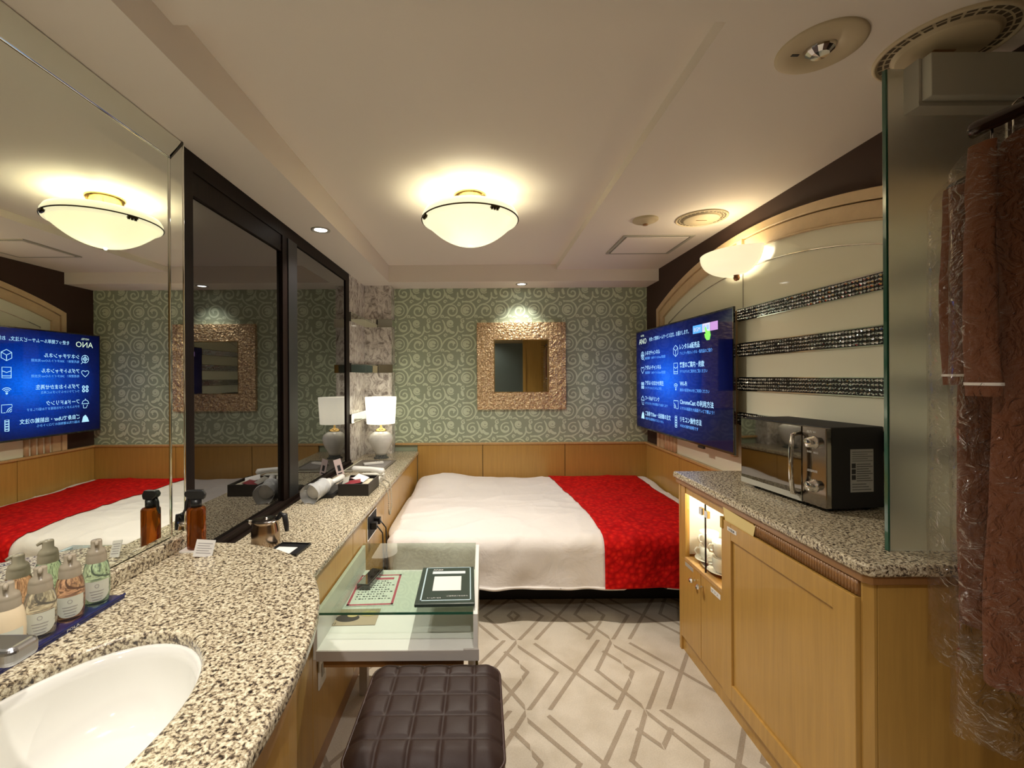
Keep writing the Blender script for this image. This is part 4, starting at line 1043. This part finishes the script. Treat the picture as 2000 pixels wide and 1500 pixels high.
# ------------------------------------------------------------------ things on the vanity
def bottle(x, y, z, ang, body, captint, lab, h=.150, r=.026):
    t = thing('pump_bottle', lab, 'bottle', (x, y, z), 'pump bottles on the navy tray')
    k = h / .15
    b = MB(); b.lathe([(.0001, 0), (r * .82, 0), (r * .92, .005 * k), (r * 1.0, .030 * k), (r * 1.02, .058 * k), (r * .97, .080 * k), (r * .85, .096 * k), (r * .72, .104 * k)], 32, (x, y, z)); b.build('body', body, t)
    b = MB(); b.lathe([(r * .78, .101 * k), (r * .76, .117 * k), (r * .72, .119 * k), (r * .74, .121 * k), (r * .66, .129 * k), (r * .42, .135 * k), (r * .42, .150 * k), (r * .38, .153 * k), (.0001, .154 * k)], 28, (x, y, z)); b.build('collar', captint, t)
    Mb = Matrix.Translation((x, y, z)) @ Matrix.Rotation(ang, 4, 'Z')
    b = MB(); b.tube([(0, 0, .148 * k), (.012, 0, .150 * k), (.020, 0, .145 * k)], [.006, .0045, .003], 8, M=Mb); b.build('nozzle', captint, t)
    # label wraps the front
    b = MB(); a0, a1 = -1.0, 1.0; n = 14; rl = r * 1.028
    def lf(u, v):
        a = a0 + (a1 - a0) * u; zz = .012 * k + .048 * k * v
        e = abs(u - .5) * 2; zz = zz + (.016 * k * (1 - v) * e ** 3 if v < .5 else -.0 * e)
        return (rl * math.cos(a), rl * math.sin(a), zz)
    b.grid(lf, n, 6, M=Mb); b.build('label_sticker', M_labelw, t)
    b = MB()
    for i in range(4):
        zz = (.036 - i * .0065) * k; w_ = .5 - .06 * i
        b.grid(lambda u, v: ((rl + .0004) * math.cos(-w_ + 2 * w_ * u), (rl + .0004) * math.sin(-w_ + 2 * w_ * u), zz + .0012 * v), 8, 1, M=Mb)
    b.grid(lambda u, v: ((rl + .0004) * math.cos((.12 + .04 * v) * math.cos(2 * PI * u)), (rl + .0004) * math.sin((.12 + .04 * v) * math.cos(2 * PI * u)), .049 * k + (.0035 + .001 * v) * math.sin(2 * PI * u)), 16, 1, M=Mb)
    b.build('label_print', M_inkgrey, t)
    return t
M_labelw = mat('label_white', (.66, .68, .58), .5)
M_pump = mat('taupe_plastic', (.36, .31, .23), .25)
def liquid(n, c, rough=.06, tr=.88): return mat(n, c, rough, trans=tr, ior=1.35)
L1 = liquid('green_liquid', (.66, .90, .70)); L2 = liquid('rose_liquid', (.90, .58, .42)); L3 = liquid('clear_liquid', (.92, .88, .74)); L4 = liquid('cream_liquid', (.84, .70, .48), .2, .05)
tyz = HS + .006
tr2 = thing('amenity_tray', 'navy blue tray with white lettering along the mirror side of the sink', 'tray', (-.935, .99, HS))
b = MB(); b.prism(rrect(-.968, -.903, .78, 1.125, .006), HS, HS + .006); b.build('base', mat('navy_plastic', (.006, .010, .085), .25, coat=.3), tr2, bevel=.001)
b = MB(); b.box(-.9065, -.903, .78, 1.125, HS + .006, HS + .012); b.build('front_rim', mat('navy_plastic_rim', (.006, .010, .10), .25, coat=.3), tr2, bevel=.001)
b = MB(); text_into(b, 'POLA', Matrix(((0, 0, 1, -.9028), (1, 0, 0, .965), (0, 1, 0, HS + .0025), (0, 0, 0, 1))), .008, .030); b.build('lettering', M_paperw, tr2)
fa_ = -math.radians(48)
bottle(-.945, 1.088, tyz, fa_, L1, M_pump, 'green pump bottle at the far end of the navy tray')
bottle(-.945, 1.018, tyz, fa_, L2, M_pump, 'rose orange pump bottle, second from the far end of the tray', .143)
bottle(-.945, .950, tyz, fa_, L3, M_pump, 'clear pump bottle between the rose one and the cream one', .143)
bottle(-.943, .880, tyz, fa_, L4, M_pump, 'opaque cream pump bottle nearest the tap', .142, .028)
# amber spray bottle
ax, ay = -.930, 1.445
sb = thing('spray_bottle', 'amber spray bottle with black trigger at the mirror corner', 'spray bottle', (ax, ay, HS))
b = MB(); b.lathe([(.0001, .001), (.025, .001), (.027, .006), (.027, .126), (.024, .131), (.013, .134), (.013, .138)], 36, (ax, ay, HS + .003)); b.build('body', mat('amber_glass', (.36, .09, .008), .06, trans=.8, ior=1.35), sb)
b = MB(); b.cyl((ax, ay, HS + .133), .0155, .028, 20); b.build('collar', M_black, sb)
Mb = Matrix.Translation((ax, ay, HS + .16)) @ Matrix.Rotation(math.radians(195), 4, 'Z')
b = MB(); b.prism([(-.024, 0), (.012, 0), (.030, .012), (.034, .022), (.026, .032), (-.020, .030), (-.028, .014)], -.009, .009, 0, Mb @ Matrix.Rotation(PI / 2, 4, 'X')); b.build('spray_head', M_black, sb, bevel=.003)
b = MB(); b.tube([(.020, 0, .010), (.028, 0, -.006), (.030, 0, -.028), (.038, 0, -.042)], [.005, .005, .0045, .003], 8, M=Mb); b.build('trigger', M_black, sb)
b = MB(); b.prism(rrect(ax - .038, ax + .038, ay - .036, ay + .036, .01), HS, HS + .0032); o = b.build('coaster', M_white, loc=(ax, ay, HS)); top(o, 'thin white square coaster under the amber spray bottle', 'coaster')
cs = thing('notice_card', 'small white printed card leaning against the amber spray bottle', 'card', (-.885, 1.39, HS))
Mc = Matrix.Translation((-.868, 1.375, HS + .001)) @ Matrix.Rotation(math.radians(24), 4, 'Z') @ Matrix.Rotation(math.radians(12), 4, 'Y') @ Matrix.Rotation(math.radians(72), 4, 'X')
b = MB(); b.box(-.026, .026, 0, .050, -.0008, .0008, 0, Mc); b.build('card', M_paperw, cs)
b = MB()
for i in range(5): b.box(-.020, .020 - .006 * (i % 2), .038 - i * .007, .040 - i * .007, .0009, .0012, 0, Mc)
b.build('print', M_inkgrey, cs)

# jug, notepad
jx, jy, jz = -.862, 1.765, .742
jg = thing('steel_jug', 'polished steel jug with black handle on the shelf behind the sink counter', 'jug', (jx, jy, jz))
b = MB(); b.lathe([(.0001, 0), (.050, 0), (.053, .004), (.052, .060), (.047, .086), (.047, .092), (.051, .098)], 40, (jx, jy, jz)); b.build('body', mat('brown_reflection_steel', (.46, .36, .27), .22, 1), jg)  # brown tint imitates the room mirrored in the steel
b = MB(); b.lathe([(.051, .098), (.048, .101), (.02, .102), (.008, .103), (.007, .109), (.0001, .110)], 32, (jx, jy, jz)); b.build('lid', mat('dark_reflection_lid', (.20, .17, .15), .2, 1), jg)  # lid coloured dark to imitate a dark reflection
b = MB(); b.tube([(jx - .048, jy - .01, jz + .090), (jx - .060, jy - .014, jz + .098), (jx - .066, jy - .016, jz + .099)], [.010, .007, .004], 10); b.build('spout', M_chrome, jg)
b = MB(); b.tube([(jx + .040, jy + .01, jz + .098), (jx + .056, jy + .014, jz + .118), (jx + .068, jy + .016, jz + .114), (jx + .074, jy + .018, jz + .070), (jx + .076, jy + .018, jz + .048)], [.009, .011, .011, .010, .008], 10); b.build('handle', M_black, jg)
np_ = thing('notepad_tray', 'black tray holding white paper beside the steel jug', 'tray', (-.735, 1.72, .742))
Mn = flatM(-.740, 1.705, .7423, -.10)
b = MB(); b.box(-.065, .055, -.055, .060, 0, .004, 0, Mn)
for q in ((-.065, .055, -.055, -.051), (-.065, .055, .056, .060), (-.065, -.061, -.055, .060), (.051, .055, -.055, .060)): b.box(*q, .004, .009, 0, Mn)
b.build('tray', M_black, np_, bevel=.001)
b = MB(); b.box(-.055, .020, -.048, .020, 0, .0010, 0, Mn @ Matrix.Translation((0, 0, .0042))); o = b.build('note_paper', M_paperw, loc=(-.76, 1.70, .7465)); top(o, 'white slip of paper lying in the small black tray', 'paper')

# amenity boxes, telephone, folder, remote
bx_ = thing('amenity_box', 'open black box of amenities at the middle of the long shelf', 'box', (-.725, 2.6, .742))
Mbx = flatM(-.722, 2.600, .7425, -.02)
b = MB(); a_, c_ = .086, .115
b.box(-a_, a_, -c_, c_, 0, .006, 0, Mbx); b.box(-a_, a_, -c_, -c_ + .006, .006, .066, 0, Mbx); b.box(-a_, a_, c_ - .006, c_, .006, .066, 0, Mbx)
b.box(-a_, -a_ + .006, -c_ + .006, c_ - .006, .006, .066, 0, Mbx); b.box(a_ - .006, a_, -c_ + .006, c_ - .006, .006, .066, 0, Mbx)
b.build('box_shell', mat('black_leatherette', (.018, .015, .014), .35), bx_, bevel=.0015)
MB().box(.030, .034, -c_ + .006, c_ - .006, .006, .055, 0, Mbx).build('divider', M_black, bx_)
def packet(x, y, z, w_, l_, h_, rx, ry, rz, m, lab, cat='packet', name='amenity_packet', grp='small packets in the black box'):
    M = Matrix.Translation((x, y, z)) @ Matrix.Rotation(rz, 4, 'Z') @ Matrix.Rotation(rx, 4, 'X') @ Matrix.Rotation(ry, 4, 'Y')
    b = MB(); b.grid(lambda u, v: ((u - .5) * w_, (v - .5) * l_, h_ * math.sin(PI * u) * math.sin(PI * v) + .001), 8, 8, M=M)
    b.grid(lambda u, v: ((u - .5) * w_, (v - .5) * l_, -h_ * .4 * math.sin(PI * u) * math.sin(PI * v)), 8, 8, M=M)
    o = b.build(name, m, loc=(x, y, z)); top(o, lab, cat, grp); return o
packet(-.745, 2.545, .806, .09, .06, .008, .15, -.1, .3, mat('wine_red_packet', (.25, .03, .04), .35), 'dark red sachet at the near end of the black box')
packet(-.715, 2.610, .815, .08, .055, .006, .35, .2, -.5, M_paperw, 'white sachet propped up in the middle of the black box')
packet(-.750, 2.655, .803, .07, .06, .008, -.1, .15, .8, mat('pink_packet', (.70, .48, .46), .4), 'pale pink sachet at the far side of the black box')
packet(-.672, 2.600, .796, .038, .15, .006, 0, 0, .05, mat('beige_packet', (.60, .54, .40), .4), 'long beige packet in the narrow side of the black box')
packet(-.790, 2.570, .812, .04, .09, .006, .2, -.4, .2, M_greyL, 'grey striped sachet leaning on the wall side of the black box')
# hair dryer wrapped in plastic on a black case
hd = thing('hair_dryer', 'white hair dryer wrapped in a plastic sleeve on the shelf below the smoked glass', 'hair dryer', (-.93, 2.45, .742))
b = MB(); b.tube([(-.905, 2.375, .795), (-.900, 2.41, .798), (-.885, 2.47, .802), (-.872, 2.53, .806)], [.036, .040, .034, .028], 20); b.build('barrel', M_white, hd)
b = MB(); b.tube([(-.880, 2.50, .80), (-.845, 2.56, .812), (-.825, 2.62, .82)], [.018, .016, .017], 14); b.build('handle', M_white, hd)
b = MB()
def wrapf(u, v):
    a = 2 * PI * u; r = .043 + .008 * noise.noise(Vector((math.cos(a) * 2, math.sin(a) * 2, v * 5))) + .010 * (1 - v) ** 3
    c0 = Vector((-.912, 2.335, .790)).lerp(Vector((-.885, 2.48, .802)), v); d_ = Vector((.18, 1, .05)).normalized(); up = Vector((0, 0, 1)); q_ = d_.cross(up)
    return tuple(c0 + q_ * r * math.cos(a) + up * r * math.sin(a))
b.grid(wrapf, 24, 14, closeu=True); b.build('plastic_sleeve', mat('crinkled_plastic', (.85, .87, .88), .18, trans=.55, ior=1.3), hd)
hc_ = MB(); hc_.box(-.990, -.815, 2.43, 2.66, 0, 0, 0)
hc_ = MB(); hc_.prism(rrect(-.985, -.822, 2.44, 2.67, .012), .7425, .762); hc_.prism(rrect(-.980, -.827, 2.445, 2.665, .010), .762, .766)
o = hc_.build('black_case', M_black, bevel=.002, loc=(-.9, 2.55, .742)); top(o, 'flat black case under the wrapped hair dryer', 'case')
# telephone
tp = thing('telephone', 'white telephone handset with coiled cord hanging over the shelf edge', 'telephone', (-.70, 2.86, .742))
b = MB(); b.prism(rrect(-.790, -.640, 2.76, 2.93, .015), .7425, .778); b.build('base', mat('phone_white', (.70, .68, .60), .35), tp, bevel=.006, seg=3)
b = MB(); b.tube([(-.835, 2.86, .806), (-.825, 2.86, .815), (-.79, 2.855, .818), (-.72, 2.845, .818), (-.665, 2.835, .812), (-.640, 2.83, .805), (-.632, 2.83, .798)], [.015, .023, .018, .015, .018, .024, .016], 14); b.build('handset', M_white, tp)
cp = []
base_ = [(-.640, 2.79, .775), (-.60, 2.76, .765), (-.572, 2.74, .745), (-.560, 2.72, .68), (-.557, 2.70, .61), (-.560, 2.67, .585), (-.560, 2.65, .62), (-.562, 2.645, .70), (-.580, 2.66, .748), (-.62, 2.70, .765), (-.655, 2.76, .770)]
bv = [Vector(p) for p in base_]
def cr(P, t):
    n = len(P) - 1; i = min(int(t * n), n - 1); f_ = t * n - i; p0 = P[max(i - 1, 0)]; p1 = P[i]; p2 = P[i + 1]; p3 = P[min(i + 2, n)]
    return .5 * ((2 * p1) + (p2 - p0) * f_ + (2 * p0 - 5 * p1 + 4 * p2 - p3) * f_ * f_ + (3 * p1 - p0 - 3 * p2 + p3) * f_ ** 3)
NS = 900
for i in range(NS + 1):
    t = i / NS; p = cr(bv, t); tg = (cr(bv, min(t + .002, 1)) - cr(bv, max(t - .002, 0))).normalized(); u_ = tg.orthogonal().normalized(); u_ = (Vector((0, 1, .3)) - tg * tg.dot(Vector((0, 1, .3)))).normalized(); v_ = tg.cross(u_)
    a = t * 2 * PI * 75; cp.append(p + (u_ * math.cos(a) + v_ * math.sin(a)) * .0045)
b = MB(); b.tube(cp, .0016, 5); b.build('coiled_cord', mat('phone_cord', (.50, .46, .36), .5), tp)
# guest folder with remote
gf = thing('desk_mat_folder', 'grey-brown guest folder lying open-edged in front of the table lamp', 'folder', (-.82, 3.2, .742))
Mg = flatM(-.825, 3.325, .7425, -.04)
b = MB(); b.box(-.150, .130, -.215, .215, 0, .006, 0, Mg); b.build('cover', mat('taupe_cover', (.14, .12, .095), .35), gf, bevel=.002)
b = MB(); b.box(-.150, .130, -.215, -.205, .006, .008, 0, Mg); b.box(-.150, -.142, -.205, .215, .006, .008, 0, Mg)
for k in range(10): b.box(-.02 + k * .013, -.013 + k * .013, -.12, .17, .006, .0066, 1, Mg)
b.build('edge', [mat('pale_edge', (.62, .62, .48), .4), M_inkgrey], gf)
rm = thing('remote_control', 'slim white remote control lying on the guest folder', 'remote control', (-.78, 3.2, .75))
Mr = Matrix.Translation((-.825, 3.36, .7492)) @ Matrix.Rotation(math.radians(-62), 4, 'Z')
b = MB(); b.prism(rrect(-.020, .020, -.075, .075, .008), 0, .016, 0, Mr); b.build('body', M_white, rm, bevel=.004, seg=3)
b = MB(); b.cyl((0, .045, .016), .006, .0015, 12, M=Mr); b.cyl((0, .025, .016), .004, .0015, 12, M=Mr); b.build('button', M_inkgrey, rm)
ck = thing('tent_card', 'small pink and white card standing against the smoked glass frame', 'card', (-.985, 3.02, .742))
Mk = Matrix.Translation((-.962, 3.02, .743)) @ Matrix.Rotation(math.radians(20), 4, 'Z') @ Matrix.Rotation(math.radians(-14), 4, 'Y') @ Matrix.Rotation(PI / 2, 4, 'X')
b = MB(); b.box(-.024, .024, 0, .112, -.001, .001, 0, Mk); b.build('card', mat('pink_card', (.72, .58, .56), .5), ck)
b = MB(); b.box(-.010, .010, .03, .07, .0012, .0016, 0, Mk); b.box(-.016, .012, .010, .018, .0012, .0016, 0, Mk); b.build('print', M_ink, ck)

# ------------------------------------------------------------------ closet corner: rail, hangers, bagged robes
rl = thing('closet_rail', 'dark clothes rail above the bagged robes', 'rail', (1.30, .6, 2.03))
b = MB(); b.tube([(1.30, YR + .01, 2.035), (1.30, 1.178, 2.035)], .012, 14); b.build('pole', M_bronze, rl)
b = MB(); b.cyl((0, 0, 0), .028, .006, 20, M=Matrix.Translation((1.30, YR + .006, 2.035)) @ Matrix.Rotation(-PI / 2, 4, 'X')); b.build('flange', M_bronze, rl)
M_hang = mat('dark_hanger_wood', (.028, .012, .008), .25, coat=.5)
def hanger(y, xl, z, lab, hookz=2.05, S=1.0):
    t = thing('clothes_hanger', lab, 'hanger', (xl + .21, y, z), 'hangers on the closet rail')
    cx_ = xl + .215 * S
    b = MB(); b.tube([(xl, y - .004, z - .048), (xl + .012 * S, y, z - .040), (xl + .06 * S, y, z - .022), (xl + .14 * S, y, z + .012), (cx_, y, z + .035), (xl + .29 * S, y, z + .012), (xl + .37 * S, y, z - .022), (xl + .43 * S, y - .004, z - .048)], [.008, .014, .015, .013, .012, .013, .015, .010], 12); b.build('arm', M_hang, t)
    b = MB(); b.tube([(xl + .03, y, z - .125), (xl + .40 * S, y, z - .125)], .006, 10); b.build('trouser_bar', M_hang, t)
    for xx in (xl + .045, xl + .385 * S): MB().tube([(xx, y, z - .028), (xx, y, z - .125)], .0022, 8).build('bar_wire', M_chrome, t)
    b = MB(); hk = [(cx_, y, z + .04), (cx_, y, hookz - .045)] + [(cx_ + (1.30 - cx_) * min(1, k / 3) + .016 * math.cos(PI * (1.5 - k / 5 * 1.3)), y, hookz - .004 + .019 * math.sin(PI * (1.5 - k / 5 * 1.3))) for k in range(1, 6)]
    b.tube(hk, .0022, 8); b.build('hook', M_chrome, t); return t
def robe(y, xl, ztop, zbot, zslv, lab, seed, W2=.36):
    t = thing('bathrobe', lab, 'bathrobe', (xl + .2, y, zbot), 'brown robes in the closet')
    def body(u, v):
        a = 2 * PI * u; z = ztop - .04 - (ztop - .04 - zbot) * v
        sh = min(1, (v / .05)) ** .5
        hw = (.10 + (W2 / 2 - .02 - .10) * sh) * (1 + .05 * v); th = (.020 + .022 * min(1, v * 4))
        x = xl + .035 + W2 / 2 + hw * math.copysign(abs(math.cos(a)) ** .7, math.cos(a))
        fo = .014 * math.sin(x * 55 + seed + 1.5 * math.sin(v * 3 + seed)) * min(1, v * 3)
        return (x, y + th * math.sin(a) + fo + .008 * noise.noise(Vector((x * 12, z * 4, seed))), z + .03 * (1 - abs(x - xl - .2) / .23) * (1 - v))
    b = MB(); b.grid(body, 90, 60, closeu=True); b.build('body', M_robe, t)
    for s_ in (0, 1):
        def slv(u, v):
            a = 2 * PI * u; z = ztop - .055 - (ztop - .055 - zslv) * v
            r1 = .012 + .005 * min(1, v * 3) + .003 * math.sin(v * 9 + seed); r2 = .024 + .008 * v
            cx_ = (xl + .024 - .008 * math.sin(PI * v)) if s_ == 0 else (xl + .02 + W2 + .03)
            return (cx_ + r1 * math.cos(a) * (1 + .12 * math.sin(3 * a + v * 7 + seed)), y - .006 + r2 * math.sin(a) + .004 * noise.noise(Vector((a, v * 9, seed))), z)
        b = MB(); b.grid(slv, 28, 40, closeu=True); so_b = b.build('sleeve', M_robe, t)
        b = MB(); b.grid(lambda u, v: tuple(Vector(slv(u, .945 + .012 * v)) + Vector((.0015 * math.cos(2 * PI * u), .0015 * math.sin(2 * PI * u), 0))), 28, 1, closeu=True); b.build('cuff_piping', M_paperw, so_b)
    return t
def bagf(y, xl, ztop, zbot, lab, seed, W2=.44):
    def fn(u, v):
        a = 2 * PI * u; z = ztop - (ztop - zbot) * v
        sh = min(1, v / .08) ** .5; hw = .08 + (W2 / 2 - .08 + .02) * sh; th = .048 + .016 * min(1, v * 3)
        x = xl + W2 / 2 + hw * .95 * math.copysign(abs(math.cos(a)) ** .6, math.cos(a))
        n_ = noise.noise(Vector((x * 18, z * 9, seed))) * .012 + noise.noise(Vector((x * 45, z * 22, seed + 5))) * .005
        return (x + n_ * .7, y + th * math.sin(a) + n_, z + (.02 * noise.noise(Vector((x * 9, a, 2))) if v > .97 else 0))
    b = MB(); b.grid(fn, 110, 120, closeu=True)
    o = b.build('garment_bag', M_bag, loc=(xl + .2, y, zbot)); top(o, lab, 'plastic cover', 'clear covers over the robes'); return o
hanger(.915, 1.005, 1.945, 'dark wooden hanger holding the nearer robe', S=.92); hanger(1.070, 1.125, 1.885, 'dark wooden hanger holding the robe nearer the frosted screen', S=.72)
robe(.915, 1.000, 1.925, .755, 1.355, 'brown robe hanging nearer the camera in a clear cover', 1.0, .34)
robe(1.065, 1.105, 1.90, .80, 1.375, 'brown robe hanging just in front of the frosted screen, behind the nearer one', 2.7, .28)
bagf(.915, .980, 1.925, .66, 'wrinkled clear plastic cover over the nearer robe', 1.0, .44)
bagf(1.065, 1.088, 1.90, .72, 'wrinkled clear plastic cover over the robe by the frosted screen', 6.0, .36)
